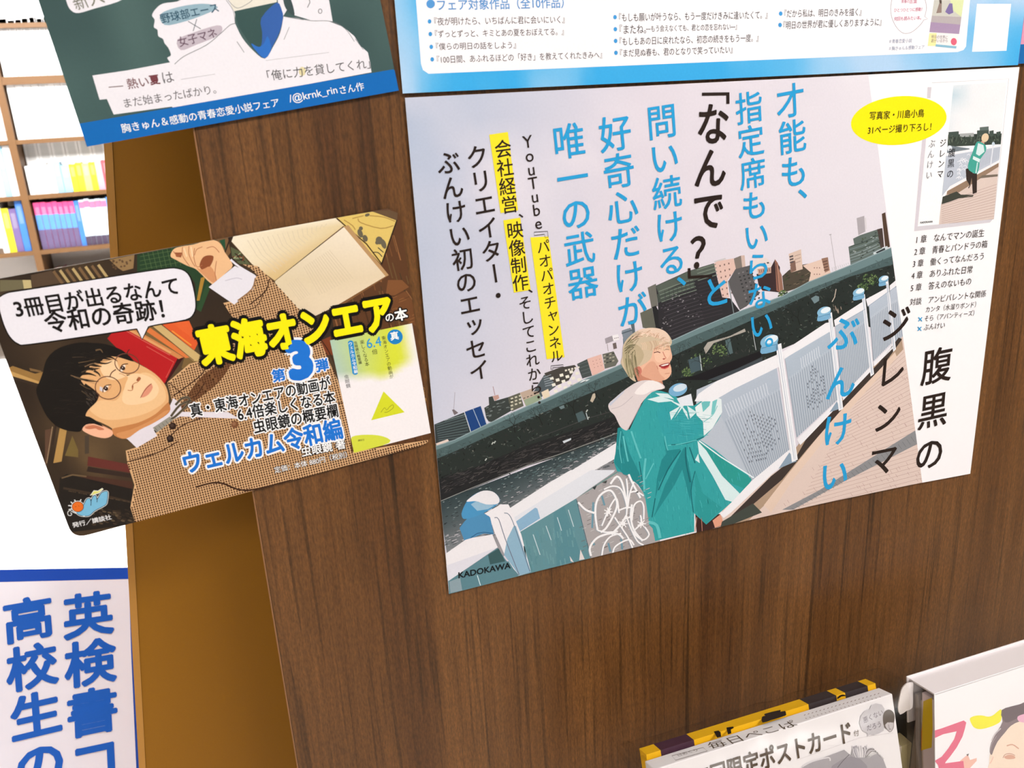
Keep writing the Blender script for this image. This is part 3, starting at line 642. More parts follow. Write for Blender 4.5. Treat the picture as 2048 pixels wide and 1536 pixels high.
# panels between posts: P(i) top rail from..to
def panel(q, lo, c0=(176, 188, 204), n=26, holes=None):
    rl.field(q, 6, 2, lambda u, v: mixc(c0, mixc(c0, (160, 170, 184), .6), v), lo)
    for k in range(n):
        t = (k + .5) / n; a = (q[0][0] * (1 - t) + q[1][0] * t, q[0][1] * (1 - t) + q[1][1] * t); b = (q[3][0] * (1 - t) + q[2][0] * t, q[3][1] * (1 - t) + q[2][1] * t)
        m0 = (a[0] * .72 + b[0] * .28, a[1] * .72 + b[1] * .28); rl.line([m0, b], 1.1, (148, 158, 172), lo + 1); rl.line([(m0[0] + 1.4, m0[1] - 6), (b[0] + 1.4, b[1])], .7, (206, 212, 222), lo + 1)
        if holes and holes[0] < t < holes[1]:
            s0 = abs((t - holes[0]) / (holes[1] - holes[0]) - .5) * .5
            for j in range(13):
                v = .30 + s0 + j * .045
                if v > .86 - s0 * .3: break
                if R.random() < .3: continue
                h_ = (a[0] * (1 - v) + b[0] * v + 2, a[1] * (1 - v) + b[1] * v); rl.line([h_, (h_[0] + .6, h_[1] + 4)], 1.4, R.choice([(84, 88, 96), (60, 66, 74), (110, 116, 124)]), lo + 2)
            rl.line([(a[0] * .88 + b[0] * .12, a[1] * .88 + b[1] * .12), (a[0] * .74 + b[0] * .26, a[1] * .74 + b[1] * .26)], 1.0, (226, 230, 238), lo + 2)
panel(Z('B', 1150, 215, 1195, 200, 1225, 470, 1170, 520), 20, (188, 196, 212), 5)
panel(Z('B', 1035, 290, 1145, 220, 1160, 510, 1060, 610), 20, (184, 194, 210), 12)
panel(Z('B', 850, 400, 1010, 300, 1045, 635, 890, 800), 20, (178, 190, 206), 18)
panel(Z('B', 575, 590, 820, 440, 865, 820, 640, 1030), 20, (178, 190, 206), 20, (.3, .75))
panel(Z('B', 180, 810, 530, 640, 600, 1095, 400, 1290), 20, (180, 190, 206), 22, (.1, .8))
p(Z('B', 400, 1260, 600, 1095, 640, 1130, 520, 1215, 280, 1440, 240, 1470, 220, 1450), WH, 22); p(Z('B', 640, 1040, 865, 825, 880, 850, 660, 1070), WH, 22); p(Z('B', 890, 800, 1045, 640, 1055, 660, 895, 825), WH, 22); p(Z('B', 1060, 615, 1170, 510, 1178, 530, 1066, 638), WH, 22)
p(Z('B', 540, 1200, 600, 1110, 640, 1160, 610, 1170), (140, 160, 180), 22); p(Z('B', 820, 890, 860, 830, 880, 870), (140, 160, 180), 22)
# top rails
for q in [(100, 790, 200, 720, 530, 575, 545, 640, 300, 760, 180, 830, 80, 830), (560, 560, 800, 400, 830, 395, 835, 440, 600, 580, 570, 600), (845, 385, 1000, 285, 1015, 295, 1015, 325, 850, 420), (1020, 270, 1140, 205, 1148, 225, 1030, 310), (1150, 195, 1185, 165, 1190, 195, 1152, 225)]:
    p(Z('B', *q), WH, 23)
    rl.line(Z('B', *(list(q[-4:]))), 1.0, (150, 162, 182), 24) if len(q) < 12 else None
# posts
for (x0, y0, x1, y1, w) in [(540, 515, 625, 1150, 30), (822, 345, 878, 870, 22), (1005, 245, 1050, 680, 17), (1135, 165, 1172, 545, 13), (0, 0, 0, 0, 0)]:
    if not w: continue
    p(Z('B', x0 - w / 2, y0 + 8, x0 + w / 2, y0 - 4, x1 + w / 2 + 6, y1, x1 - w / 2 + 4, y1 + 14), (240, 240, 246), 24)
    rl.line(Z('B', x0 - w * .1, y0 + 20, x1 + 2, y1), 1.2, (168, 180, 200), 25); rl.line(Z('B', x0 + w * .3, y0 + 20, x1 + w * .35, y1), 1.0, (196, 204, 218), 25)
# finials
def finial(cx_, cy_, w):
    rl.poly(smoothp([(cx_ - w * .95, cy_ + w * .7), (cx_ - w * .5, cy_ + w * .05), (cx_ + w * .8, cy_ - w * .1), (cx_ + w * 1.0, cy_ + w * .6), (cx_ + w * .9, cy_ + w * 1.1), (cx_ - w * .9, cy_ + w * 1.5)], 3), (120, 172, 208), 24)
    rl.ell((cx_, cy_), w * 1.1, w * .72, -22, (132, 182, 214), 25); rl.ell((cx_ + w * .25, cy_ - w * .22), w * .8, w * .42, -22, (228, 238, 246), 26)
    rl.line([(cx_ - w * .9, cy_ + w * .85), (cx_ + w * .9, cy_ + w * .35)], 1.0, (70, 120, 160), 26)
for (x, y, w) in [(490, 500, 17), (790, 338, 13), (980, 232, 11), (1117, 160, 9.5)]:
    q = z1('B', x, y); finial(q[0], q[1], w)
q = z1('C', 583, 500)
rl.poly(Z('C', 575, 555, 665, 525, 680, 600, 600, 600), (226, 230, 240), 23); rl.ell(q, 19, 12.5, -18, (120, 172, 210), 24); rl.ell((q[0] + 4, q[1] - 4), 14, 7, -18, (206, 222, 236), 25)
# near railing, left
p(Z('G', 720, 370, 1090, 130, 1310, 0, 1725, 0, 1360, 265, 835, 578, 800, 480), (234, 232, 238), 18); p(Z('G', 735, 470, 1400, 60, 1500, 0, 1720, 0, 1710, 20, 1360, 262, 835, 575), (222, 224, 234), 19)
p(Z('A', 480, 1050, 1045, 700, 1048, 780, 830, 900, 530, 1170), (234, 232, 238), 18)
p(Z('G', 830, 580, 1360, 262, 1490, 820, 900, 960, 850, 800), (98, 142, 152), 18)
p(Z('G', 1150, 400, 1250, 340, 1420, 830, 1180, 890), (88, 136, 148), 19); p(Z('G', 1380, 250, 1760, 0, 1740, 40, 1400, 240), (112, 146, 144), 19)
for k in range(70):
    x = 860 + R.random() * 480; y = 520 + R.random() * 380; rl.line(Z('G', x, y, x + 10, y + 60), 2.5, R.choice([(92, 138, 148), (108, 152, 160), (96, 144, 156)]), 20) if y > 580 - (x - 830) * .55 and y < 930 - (x - 860) * .2 else None
for (a, b, c, d) in [(960, 600, 1025, 790), (1080, 520, 1128, 652), (1185, 440, 1225, 565), (1288, 370, 1338, 528)]: rl.line(Z('G', a, b, c, d), 1.5, (206, 220, 228), 21)
rl.line(Z('G', 1365, 280, 1500, 830), 1.2, (64, 100, 112), 21); p(Z('G', 1300, 800, 1340, 860, 1310, 850), (225, 215, 215), 21); p(Z('G', 1400, 740, 1440, 830, 1390, 840), (225, 215, 215), 21)
p(Z('G', 800, 480, 980, 350, 1000, 360, 1025, 450, 830, 575), (138, 176, 206), 20)
p(Z('G', 500, 410, 660, 320, 730, 320, 760, 380, 850, 600, 940, 950, 820, 985, 700, 800, 600, 580, 550, 430), (236, 232, 238), 20)
p(Z('G', 690, 790, 720, 640, 780, 520, 800, 520, 940, 950, 830, 980), (142, 178, 202), 21)
rl.line(Z('G', 600, 445, 640, 460, 700, 640, 830, 975), 1.6, (112, 120, 140), 22, sm=3); rl.line(Z('G', 690, 400, 740, 420, 800, 560, 930, 945), 1.4, (100, 118, 138), 22, sm=3)
p(Z('G', 275, 540, 320, 480, 350, 450, 500, 400, 560, 440, 595, 600, 500, 590, 320, 660), (78, 140, 184), 21); rl.line(Z('G', 380, 630, 440, 590, 500, 580, 590, 590), 1.4, (36, 84, 124), 22)
rl.poly(smoothp(Z('G', 300, 440, 300, 380, 360, 270, 470, 200, 580, 200, 645, 260, 630, 320, 480, 410, 340, 455), 4), (74, 146, 194), 22)
rl.poly(smoothp(Z('G', 340, 290, 470, 200, 580, 200, 643, 260, 628, 315, 520, 320, 430, 290), 4), (232, 228, 234), 23)
p(Z('G', 430, 290, 520, 320, 600, 330, 540, 365, 440, 380, 380, 320), (150, 186, 212), 24)
p(Z('G', 145, 780, 330, 650, 400, 630, 580, 600, 630, 720, 170, 1035), (236, 232, 238), 22); p(Z('G', 150, 890, 630, 720, 170, 1035), (222, 220, 232), 23)
p(Z('G', 170, 1035, 630, 725, 700, 830, 830, 980, 180, 1150), (92, 132, 144), 21); p(Z('G', 540, 790, 640, 730, 700, 850, 560, 880), (58, 90, 94), 22)
rl.line(Z('G', 440, 980, 470, 1075), 1.6, (206, 226, 232), 22); p(Z('G', 180, 1040, 280, 1000, 300, 1120, 190, 1145), (140, 160, 170), 22)
# ornamental scrollwork panel
p(Z('G', 1370, 260, 1420, 230, 1740, 30, 1850, 50, 2000, 230, 2048, 560, 2048, 680, 1500, 820), (168, 162, 164), 20)
for k in range(110):
    x = 1390 + R.random() * 640; y = 60 + R.random() * 720
    if y > 270 - (x - 1370) * .62 and y < 800 - (x - 1500) * .2: rl.line(Z('G', x, y, x + 34, y - 14), 1.1, R.choice([(112, 104, 104), (200, 194, 198), (134, 126, 128)]), 21)
W2 = (244, 242, 246)
for k, q in enumerate([(1500, 800, 1490, 720, 1560, 630, 1680, 590, 1760, 600, 1800, 640), (1600, 800, 1620, 700, 1680, 620, 1780, 590), (1700, 790, 1720, 720, 1790, 670, 1860, 650, 1900, 700), (1560, 560, 1540, 420, 1550, 300, 1600, 220, 1680, 190, 1730, 260, 1740, 340, 1700, 440, 1640, 540, 1590, 580),
          (1600, 520, 1650, 400, 1700, 300, 1740, 270, 1760, 400), (1620, 180, 1700, 150, 1780, 180, 1830, 320, 1830, 420), (1680, 130, 1740, 60, 1790, 120, 1830, 300), (1830, 80, 1840, 200, 1830, 360), (1900, 110, 1860, 220, 1840, 360), (1830, 420, 1780, 500, 1690, 600), (1830, 430, 1870, 540, 1930, 660, 1990, 700),
          (1880, 470, 1900, 330, 1960, 290, 1990, 340, 1990, 460), (1880, 320, 1870, 440, 1900, 560, 1980, 660), (2000, 530, 2040, 600, 1990, 650, 1930, 620, 1900, 570, 1960, 510), (1750, 380, 1830, 350, 1890, 360, 1870, 430, 1800, 460), (1380, 300, 1450, 370, 1530, 400), (1720, 440, 1800, 560, 1850, 640, 1900, 760), (1990, 240, 1920, 200, 1860, 210), (1850, 40, 1890, 130, 1960, 260), (1560, 560, 1640, 580, 1750, 570), (1950, 520, 1970, 480, 1960, 420)]):
    rl.line(Z('G', *q), 3.0 if k % 3 else 3.9, W2, 23, sm=4)
    rl.line([(a - 2.4, b + 1.4) for a, b in Z('G', *q)], 1.3, (150, 160, 172), 22, sm=4)
for (x, y) in [(1660, 390), (1970, 500), (1800, 500)]:
    q = z1('G', x, y); rl.ell(q, 4, 4, 0, W2, 24)
    for a in range(7): rl.line([q, (q[0] + 9 * math.cos(a * .9), q[1] + 9 * math.sin(a * .9))], 1.8, W2, 24)
for (a, b, c, d) in [(1520, 300, 1510, 540), (1600, 240, 1625, 330), (1660, 680, 1680, 760), (1780, 640, 1790, 740), (1510, 660, 1530, 700)]: rl.line(Z('G', a, b, c, d), 4, (110, 150, 168), 22)
p(Z('G', 1510, 165, 1555, 140, 1535, 185), (50, 60, 60), 22); p(Z('G', 1600, 115, 1650, 95, 1640, 125), (60, 66, 66), 22)
rl.build('printed_railing', mp_)
# ---- printed person ----
pr = Ink(WALL, PHS); p = pr.poly
T1, T2, T3, T4 = (52, 160, 164), (36, 134, 140), (96, 190, 194), (214, 234, 238)
p(Z('C', 690, 1270, 850, 1280, 870, 1350, 700, 1400), (60, 36, 34), 18); p(Z('C', 800, 1320, 850, 1280, 872, 1345, 815, 1365), (226, 160, 134), 19); pr.line(Z('C', 730, 1300, 735, 1390), 1.2, (190, 130, 110), 20); pr.line(Z('C', 700, 1300, 690, 1390), 1.6, (200, 150, 130), 20)
body = smoothp(Z('C', 385, 540, 440, 505, 520, 520, 600, 560, 680, 600, 740, 560, 800, 535, 855, 560, 862, 640, 800, 740, 745, 800), 2, False) + Z('C', 720, 815, 820, 880, 930, 970, 1055, 1055, 990, 1140, 870, 1250, 760, 1345, 685, 1275, 685, 1390, 440, 1448, 425, 1370, 385, 1330, 370, 1250, 375, 1160, 330, 1090, 270, 1030, 200, 1010, 180, 950, 200, 850, 205, 740, 225, 735, 280, 750, 330, 640)
p(body, T1, 19)
for q, c in [((205, 740, 225, 735, 250, 800, 280, 900, 340, 1020, 375, 1150, 330, 1090, 240, 1030, 185, 960), T2), ((490, 800, 520, 880, 600, 870, 540, 960, 470, 1080, 440, 1180, 450, 1060, 480, 940, 510, 900), T2), ((620, 860, 650, 960, 670, 1080, 660, 1200, 640, 1120, 610, 1000, 560, 1100, 460, 1250, 430, 1300, 500, 1100), T2),
             ((720, 830, 860, 930, 1050, 1060, 1000, 1120, 900, 1080, 800, 960), (44, 152, 146)), ((480, 560, 600, 640, 700, 680, 740, 760, 640, 830, 520, 840, 480, 760, 450, 640), (50, 158, 166)), ((690, 1000, 740, 1150, 860, 1240, 760, 1340, 690, 1270), (44, 150, 152))]: p(Z('C', *q), c, 20)
for q, w in [(( 240, 790, 255, 880, 270, 950), 3), ((290, 760, 320, 850, 350, 930), 3.5), ((225, 760, 215, 860, 230, 960), 1.5), ((380, 930, 370, 1030, 372, 1140), 4), ((520, 850, 600, 840, 700, 815), 1.6), ((500, 790, 510, 850, 520, 880), 2), ((430, 960, 380, 1060), 2), ((400, 1330, 450, 1350, 470, 1430), 6)]: pr.line(Z('C', *q), w, T3, 21, sm=3)
for q, w in [((630, 860, 635, 960, 660, 1080), 3), ((600, 880, 520, 1000, 460, 1130), 2.6), ((655, 860, 690, 960), 2.4), ((340, 950, 360, 1080), 2), ((690, 1010, 665, 1130, 680, 1270), 1.8), ((745, 795, 640, 835, 540, 845), 2), ((440, 1180, 420, 1300), 2)]: pr.line(Z('C', *q), w, (24, 104, 112), 21, sm=3)
for k in range(700):
    x = 190 + R.random() * 800; y = 500 + R.random() * 900; q = z1('C', x, y)
    if pip(q[0], q[1], body) and pip(q[0] + 3, q[1] + 9, body): pr.line([q, (q[0] + 1.5, q[1] + R.uniform(5, 14))], R.uniform(.5, 1.3), R.choice([(46, 150, 156), (62, 168, 172), (40, 142, 148), (58, 160, 166), (76, 176, 180)]), 20)
# bright highlights of the jacket
p(Z('C', 705, 820, 760, 880, 860, 1040, 970, 1150, 930, 1205, 880, 1190, 800, 1040, 715, 900), T4, 21); pr.line(Z('C', 715, 820, 850, 920, 1058, 1052), 2.4, (228, 240, 244), 22); p(Z('C', 690, 940, 710, 900, 720, 960), T4, 21)
for q in [(390, 560, 470, 540, 560, 570, 460, 580), (520, 560, 620, 600, 560, 680, 600, 610), (600, 590, 640, 640, 650, 690, 620, 640), (640, 600, 700, 640, 660, 680), (440, 520, 520, 525, 560, 560, 480, 545), (530, 640, 600, 600, 540, 690)]: p(Z('C', *q), T4, 22)
p(Z('C', 690, 610, 740, 570, 800, 535, 855, 560, 860, 640, 800, 740, 745, 790, 740, 700, 700, 660), (226, 236, 240), 21)
p(Z('C', 730, 580, 790, 555, 780, 600, 740, 640), (110, 190, 192), 22); p(Z('C', 800, 570, 830, 560, 810, 650, 790, 660), (120, 196, 198), 22); pr.line(Z('C', 745, 700, 800, 660, 830, 600), 1.6, (130, 196, 200), 22, sm=3)
for k in range(46): x = 480 + R.random() * 260; y = 640 + R.random() * 150; pr.line(Z('C', x, y, x + 60, y + R.uniform(-2, 8)), .5, R.choice([(90, 184, 190), (38, 138, 146)]), 22)
# white hood
p(smoothp(Z('C', 148, 590, 190, 550, 250, 500, 330, 450, 400, 440, 470, 455, 500, 490, 420, 515, 350, 590, 310, 670, 285, 720, 262, 755, 225, 735, 205, 700, 185, 660, 155, 630), 3), (220, 208, 210), 23)
p(smoothp(Z('C', 310, 520, 380, 450, 440, 445, 495, 488, 420, 505, 370, 530), 3), (240, 232, 232), 24); pr.line(Z('C', 165, 620, 230, 600, 300, 540), 1.4, (196, 184, 190), 24, sm=3); pr.line(Z('C', 350, 590, 305, 680, 265, 752), 1.6, (188, 176, 184), 24, sm=3)
p(Z('C', 148, 590, 250, 500, 240, 520, 160, 600), (196, 200, 216), 24)
# neck, face
p(Z('C', 310, 380, 400, 330, 480, 420, 492, 480, 440, 450, 330, 445), (196, 132, 108), 22)
p(smoothp(Z('C', 330, 360, 350, 290, 430, 230, 520, 215, 540, 260, 546, 300, 532, 330, 540, 360, 540, 400, 510, 435, 470, 440, 420, 420, 380, 420), 3), (232, 182, 156), 24)
p(smoothp(Z('C', 350, 400, 400, 330, 440, 330, 470, 400, 500, 430, 460, 450, 400, 430), 3), (222, 166, 140), 25)
p(smoothp(Z('C', 440, 250, 500, 230, 535, 260, 520, 300, 470, 330, 440, 310), 3), (240, 196, 170), 25)
p(smoothp(Z('C', 300, 370, 330, 350, 355, 370, 350, 400, 320, 408, 303, 395), 3), (200, 120, 104), 25); pr.line(Z('C', 318, 368, 340, 385, 335, 400), 1.2, (140, 70, 62), 26, sm=2)
pr.line(Z('C', 432, 268, 455, 262, 472, 268), 1.6, (90, 48, 42), 27, sm=2); pr.line(Z('C', 497, 252, 512, 246, 528, 250), 1.4, (90, 48, 42), 27, sm=2); pr.line(Z('C', 425, 246, 455, 238, 478, 244), 1.3, (176, 120, 96), 27, sm=2); pr.line(Z('C', 492, 232, 512, 226, 528, 232), 1.2, (176, 120, 96), 27, sm=2)
pr.line(Z('C', 488, 262, 500, 290, 508, 302, 490, 312), 1.3, (196, 112, 92), 27, sm=2); p(Z('C', 484, 306, 500, 300, 498, 312), (170, 84, 72), 27)
p(smoothp(Z('C', 462, 350, 490, 338, 528, 330, 530, 345, 515, 362, 490, 364), 3), (150, 40, 44), 27); p(Z('C', 472, 350, 495, 341, 526, 334, 522, 343, 490, 352), (246, 238, 232), 28); pr.line(Z('C', 476, 362, 500, 368, 524, 356), 2, (214, 98, 92), 28, sm=2)
pr.line(Z('C', 450, 350, 458, 372), 1.2, (190, 120, 100), 27); pr.line(Z('C', 500, 400, 530, 396), 1.6, (206, 146, 122), 27)
# hair
p(smoothp(Z('C', 235, 290, 240, 220, 280, 165, 330, 130, 400, 112, 470, 118, 520, 150, 545, 195, 535, 225, 520, 215, 500, 235, 480, 215, 440, 235, 425, 260, 415, 300, 385, 330, 350, 350, 330, 355, 305, 370, 310, 420, 320, 450, 285, 430, 250, 380, 225, 330), 3), (206, 186, 160), 28)
for q, c in [((235, 290, 245, 230, 275, 180, 300, 200, 280, 300, 300, 400, 300, 430, 260, 390), (184, 170, 138)), ((330, 130, 400, 112, 470, 118, 520, 150, 530, 200, 470, 180, 400, 160), (232, 204, 184)), ((290, 260, 330, 220, 370, 280, 340, 345, 310, 350), (190, 172, 142))]: p(smoothp(Z('C', *q), 3), c, 29)
for k in range(120):
    t = R.random(); a0 = math.pi * (1.0 + t * 1.05); cx_, cy_ = 400, 215
    r1 = R.uniform(60, 100); r2 = r1 + R.uniform(14, 50)
    x1, y1 = cx_ + r1 * 1.15 * math.cos(a0) - 10, cy_ + r1 * math.sin(a0) + 10 + (30 if t < .2 else 0); x2, y2 = cx_ + min(r2, 128) * 1.2 * math.cos(a0 - .35), cy_ + min(r2, 100) * math.sin(a0 - .35) + 25
    left = x1 < 340
    pr.line(Z('C', x1, y1, (x1 + x2) / 2 + 6, (y1 + y2) / 2 - 4, x2, y2 + 10), R.uniform(.5, 1.4), R.choice([(120, 112, 84), (176, 160, 128), (96, 92, 66)] if left else [(244, 218, 198), (190, 156, 132), (226, 190, 168), (216, 176, 150)]), 30, sm=2)
for k in range(26): x = 250 + k * 3.2; pr.line(Z('C', x, 250 + R.random() * 60, x + 6, 330 + R.random() * 60, x + 22, 400 + R.random() * 30), .9, R.choice([(110, 104, 76), (180, 168, 132), (140, 132, 100)]), 30, sm=2) if x < 320 else None
for k in range(16): x = 350 + k * 11; pr.line(Z('C', x, 190 + abs(8 - k) * 2, x + 14, 225, x + 8, 258 - abs(9 - k)), 1.3, R.choice([(228, 196, 168), (200, 160, 132), (214, 184, 150)]), 30, sm=2)
pr.build('printed_person', mp_)
# ---- right column: ellipse, book picture ----
rc = Ink(WALL, MQ); p = rc.poly
rc.poly(Z('H', 350, 160, 385, 160, 380, 262, 345, 262), (214, 206, 214), 1)
p(Z('H', 300, 640, 335, 640, 260, 1455, 225, 1500), (216, 208, 218), 1); p(Z('H', 225, 1500, 258, 1455, 960, 1385, 930, 1420), (214, 208, 216), 1)
p(Z('H', 390, 120, 1105, 82, 965, 1388, 258, 1455), (250, 249, 252), 2)
rc.line(Z('H', 390, 120, 1105, 82, 965, 1388), .8, (196, 190, 196), 3)
Q = Z('H', 590, 142, 1085, 115, 965, 1388, 455, 1437)
bk = Ink(WALL, Q)
bk.field(Z('H', 590, 142, 1085, 115, 1045, 600, 540, 610), 12, 10, lambda u, v: mixc(mixc((184, 208, 222), (238, 238, 242), u * 1.4 + v * .9), (244, 242, 246), nz(u * 5 + 9, v * 5) - .2), 4)
q2 = bk.poly
q2(Z('H', 540, 600, 1050, 590, 1045, 690, 535, 715), (60, 70, 62), 6)
for k in range(60): x = 540 + R.random() * 500; bk.line(Z('H', x, 600 + R.random() * 90, x + 12, 596 + R.random() * 90), 1.6, R.choice([(84, 96, 84), (40, 46, 44), (104, 112, 100)]), 7)
for (a, b, c_, d, e) in [(545, 570, 640, 620, 0), (650, 585, 780, 620, 1), (810, 555, 920, 620, 0), (835, 525, 918, 560, 2), (925, 560, 965, 615, 0), (990, 570, 1030, 615, 0)]: q2(Z('H', a, b + 8, c_, b, c_, d, a, d + 4), [(70, 82, 76), (170, 172, 172), (96, 108, 104)][e], 6)
q2(Z('H', 535, 700, 740, 730, 740, 800, 530, 790), (120, 130, 138), 7)
q2(Z('H', 520, 775, 1035, 690, 1015, 840, 560, 1080, 480, 1180), (192, 198, 212), 8); q2(Z('H', 520, 775, 1035, 690, 1034, 712, 520, 800), (238, 238, 244), 9)
q2(Z('H', 560, 1080, 1015, 838, 1018, 860, 560, 1110), (240, 238, 242), 9)
for k in range(30): x = 610 + R.random() * 120; y = 790 + R.random() * 230; bk.line(Z('H', x, y, x + 20, y - 12, x + 30, y + 8), 1.1, (240, 240, 246), 10)
for k in range(24): x = 740 + k * 12; bk.line(Z('H', x, 790 - k * 3, x - 4, 960 - k * 6), .6, (166, 172, 188), 9)
bk.ell(z1('H', 556, 730), 5, 6, 0, (226, 232, 240), 10); bk.ell(z1('H', 962, 688), 3, 4, 0, (200, 214, 228), 10); bk.line(Z('H', 960, 700, 935, 905), 2.2, (226, 228, 236), 10)
q2(Z('H', 540, 1120, 1015, 850, 1010, 970, 970, 1400, 450, 1440, 475, 1250), (220, 200, 192), 8)
q2(Z('H', 530, 1130, 1010, 862, 1010, 900, 640, 1140, 530, 1160), (150, 124, 104), 9)
for k in range(16): bk.line(Z('H', 480, 1235 + k * 22 - k * k * .3, 1005 - k * 2, 1060 + k * 27), .7, (176, 148, 142), 10)
q2(Z('H', 480, 1250, 490, 1180, 620, 1130, 660, 1160, 780, 1160, 770, 1180, 640, 1195, 560, 1225), (66, 68, 60), 10)
q2(Z('H', 1005, 970, 1008, 990, 820, 1010, 860, 980), (120, 108, 96), 10)
q2(Z('H', 705, 920, 760, 910, 770, 960, 810, 960, 808, 1140, 770, 1155, 760, 1000, 745, 1080, 710, 1020), (54, 42, 38), 11); bk.line(Z('H', 720, 1020, 745, 1075, 730, 1100), 2, (54, 42, 38), 11)
q2(smoothp(Z('H', 800, 680, 830, 665, 890, 700, 890, 760, 840, 830, 830, 900, 810, 965, 760, 950, 725, 915, 735, 850, 770, 760), 2), (70, 164, 150), 12); q2(Z('H', 820, 680, 870, 700, 880, 760, 830, 800, 800, 780), (214, 232, 234), 13); q2(Z('H', 775, 800, 840, 830, 830, 860, 770, 830), (220, 234, 236), 13)
bk.line(Z('H', 815, 860, 800, 960), 2.4, (200, 226, 226), 13)
bk.ell(z1('H', 885, 630), 7, 9, 20, (226, 200, 168), 13); bk.ell(z1('H', 860, 680), 4, 4, 0, (214, 160, 140), 12)
bk.build('printed_book_picture', mp_)
rc.ell(z1('a', 440, 310), 96, 48.5, -5.5, (253, 236, 18), 6, n=48)
rc.build('printed_book_cover', mp_)
# ---- lettering of the big poster ----
BLUE = (40, 158, 216); BK = (42, 30, 26); G1 = (66, 56, 54)
V = lambda k, body, a, b, c, off=.012, **kw: vtext(WALL, mp_, body, z1(k, *a) if k else a, z1(k, *b) if k else b, c, off, lv=31, **kw)
V('c', '才能も、', (885, 97), (912, 706), BLUE); V('c', '指定席もいらない。', (668, 138), (742, 1478), BLUE)
V('c', '問い続ける、', (212, 212), (280, 1160), BLUE); V('b', '好奇心だけが', (1172, 195), (1283, 1338), BLUE); V('b', '唯一の武器', (918, 238), (1012, 1197), BLUE)
V('c', 'なんで？', (490, 203), (443, 1058), BK, .02, wf=.92); V('E', 'と', (1085, 490), (1095, 772), BLUE, .015)
li = Ink(WALL, MQ)
li.line(Z('c', 427, 152, 570, 150), 6.2, BK, 31); li.line(Z('c', 562, 146, 562, 202), 6.2, BK, 31)
li.line(Z('c', 360, 1058, 362, 1112), 5.6, BK, 31); li.line(Z('c', 354, 1106, 480, 1098), 5.6, BK, 31)
# highlights
Y = (250, 226, 44)
for hq in [(490, 300, 592, 285, 648, 715, 552, 730), (567, 770, 660, 755, 717, 1152, 625, 1167)]:
    hi = Ink(WALL, MQ); hi.poly(Z('b', *hq), Y, 27); hi.build('highlight_bar', mp_)
hi = Ink(WALL, MQ); hi.poly([z1('b', 715, 864), z1('b', 815, 858), z1('D', 1378, 380), z1('D', 1196, 402)], Y, 27); hi.build('highlight_bar', mp_)
for q in [((735, 835), (810, 830), (813, 862), (796, 866), (793, 846), (737, 853))]: li.line([z1('b', *t) for t in q], 1.1, BK, 31, closed=True)
li.line(Z('D', 1238, 470, 1365, 458, 1368, 478, 1256, 490, 1258, 506, 1240, 508), 1.1, BK, 31, closed=True)
for q in [(1113, 790), (1121, 845)]: li.ell(z1('D', *q), 2.6, 2.8, 0, BK, 31)
for k, q in enumerate([(552, 1415), (548, 1468)]):
    c_ = z1('a', q[0] + 8, q[1] + 5); li.line([(c_[0] - 3.6, c_[1] - 4), (c_[0] + 3.6, c_[1] + 4)], 1.8, BLUE, 31); li.line([(c_[0] - 3.6, c_[1] + 4), (c_[0] + 3.6, c_[1] - 4)], 1.8, BLUE, 31)
li.build('printed_strokes', mp_)
V('b', 'クリエイター・', (415, 362), (541, 1196), BK, .012); vtext(WALL, mp_, 'ぶんけい初のエッセイ', z1('b', 258, 398), z1('D', 520, 605), BK, .012, lv=31)
V('b', 'YouTube', (696, 305), (763, 818), BK, .006, wf=1.02, sp=.80); vtext(WALL, mp_, 'パオパオチャンネル', z1('b', 782, 880), z1('D', 1303, 422), BK, .01, lv=31)
V('b', '会社経営', (560, 328), (606, 730), BK, .012); V('b', '映像制作', (626, 778), (666, 1155), BK, .012); vtext(WALL, mp_, 'そしてこれから', z1('b', 683, 1190), z1('D', 1093, 752), BK, .01, lv=31)
vtext(WALL, mp_, '、', z1('b', 641, 738), z1('b', 645, 762), BK, .01, wf=1.0, lv=31); vtext(WALL, mp_, '、', z1('b', 693, 1152), z1('b', 697, 1175), BK, .01, lv=31)
V('B', '腹黒の', (1418, 535), (1362, 1198), BK, .014, sp=1.2); V('B', 'ジレンマ', (1190, 318), (1108, 1230), BK, .014, sp=1.28); V('B', 'ぶんけい', (905, 372), (842, 1308), BLUE, .016, sp=1.33)
Hh = lambda k, body, a, b, c=G1, off=.002, **kw: htext(WALL, mp_, body, z1(k, *a) if k else a, z1(k, *b) if k else b, c, off, lv=31, **kw)
for t, a, b in [('1 章　なんでマンの誕生', (540, 975), (918, 936)), ('2 章　青春とパンドラの箱', (528, 1043), (935, 998)), ('3 章　働くってなんだろう', (520, 1110), (915, 1066)), ('4 章　ありふれた日常', (512, 1176), (852, 1140)), ('5 章　答えのないもの', (508, 1245), (845, 1206)), ('対談　アンビバレントな関係', (503, 1324), (928, 1275)), ('カンタ（水溜りボンド）', (592, 1366), (872, 1336)), ('そら（アバンティーズ）', (585, 1416), (862, 1384)), ('ぶんけい', (580, 1466), (698, 1452))]: Hh('a', t, a, b, wf=1.05)
Hh('a', '写真家・川島小鳥', (278, 284), (582, 268), (60, 48, 20), .006); Hh('a', '31ページ撮り下ろし！', (268, 365), (622, 343), (60, 48, 20), .006)
Hh('A', 'KADOKAWA', (203, 1406), (480, 1352), (20, 26, 30), .03); Hh('H', 'KADOKAWA', (283, 1420), (398, 1410), (40, 36, 36), .02)
V('H', 'ぶんけい', (395, 652), (362, 1008), (156, 156, 162), 0, sp=1.2); V('H', 'ジレンマ', (497, 645), (465, 1000), (44, 40, 42), 0, sp=1.2); V('H', '腹黒の', (580, 728), (558, 1000), (44, 44, 48), 0, sp=1.15)
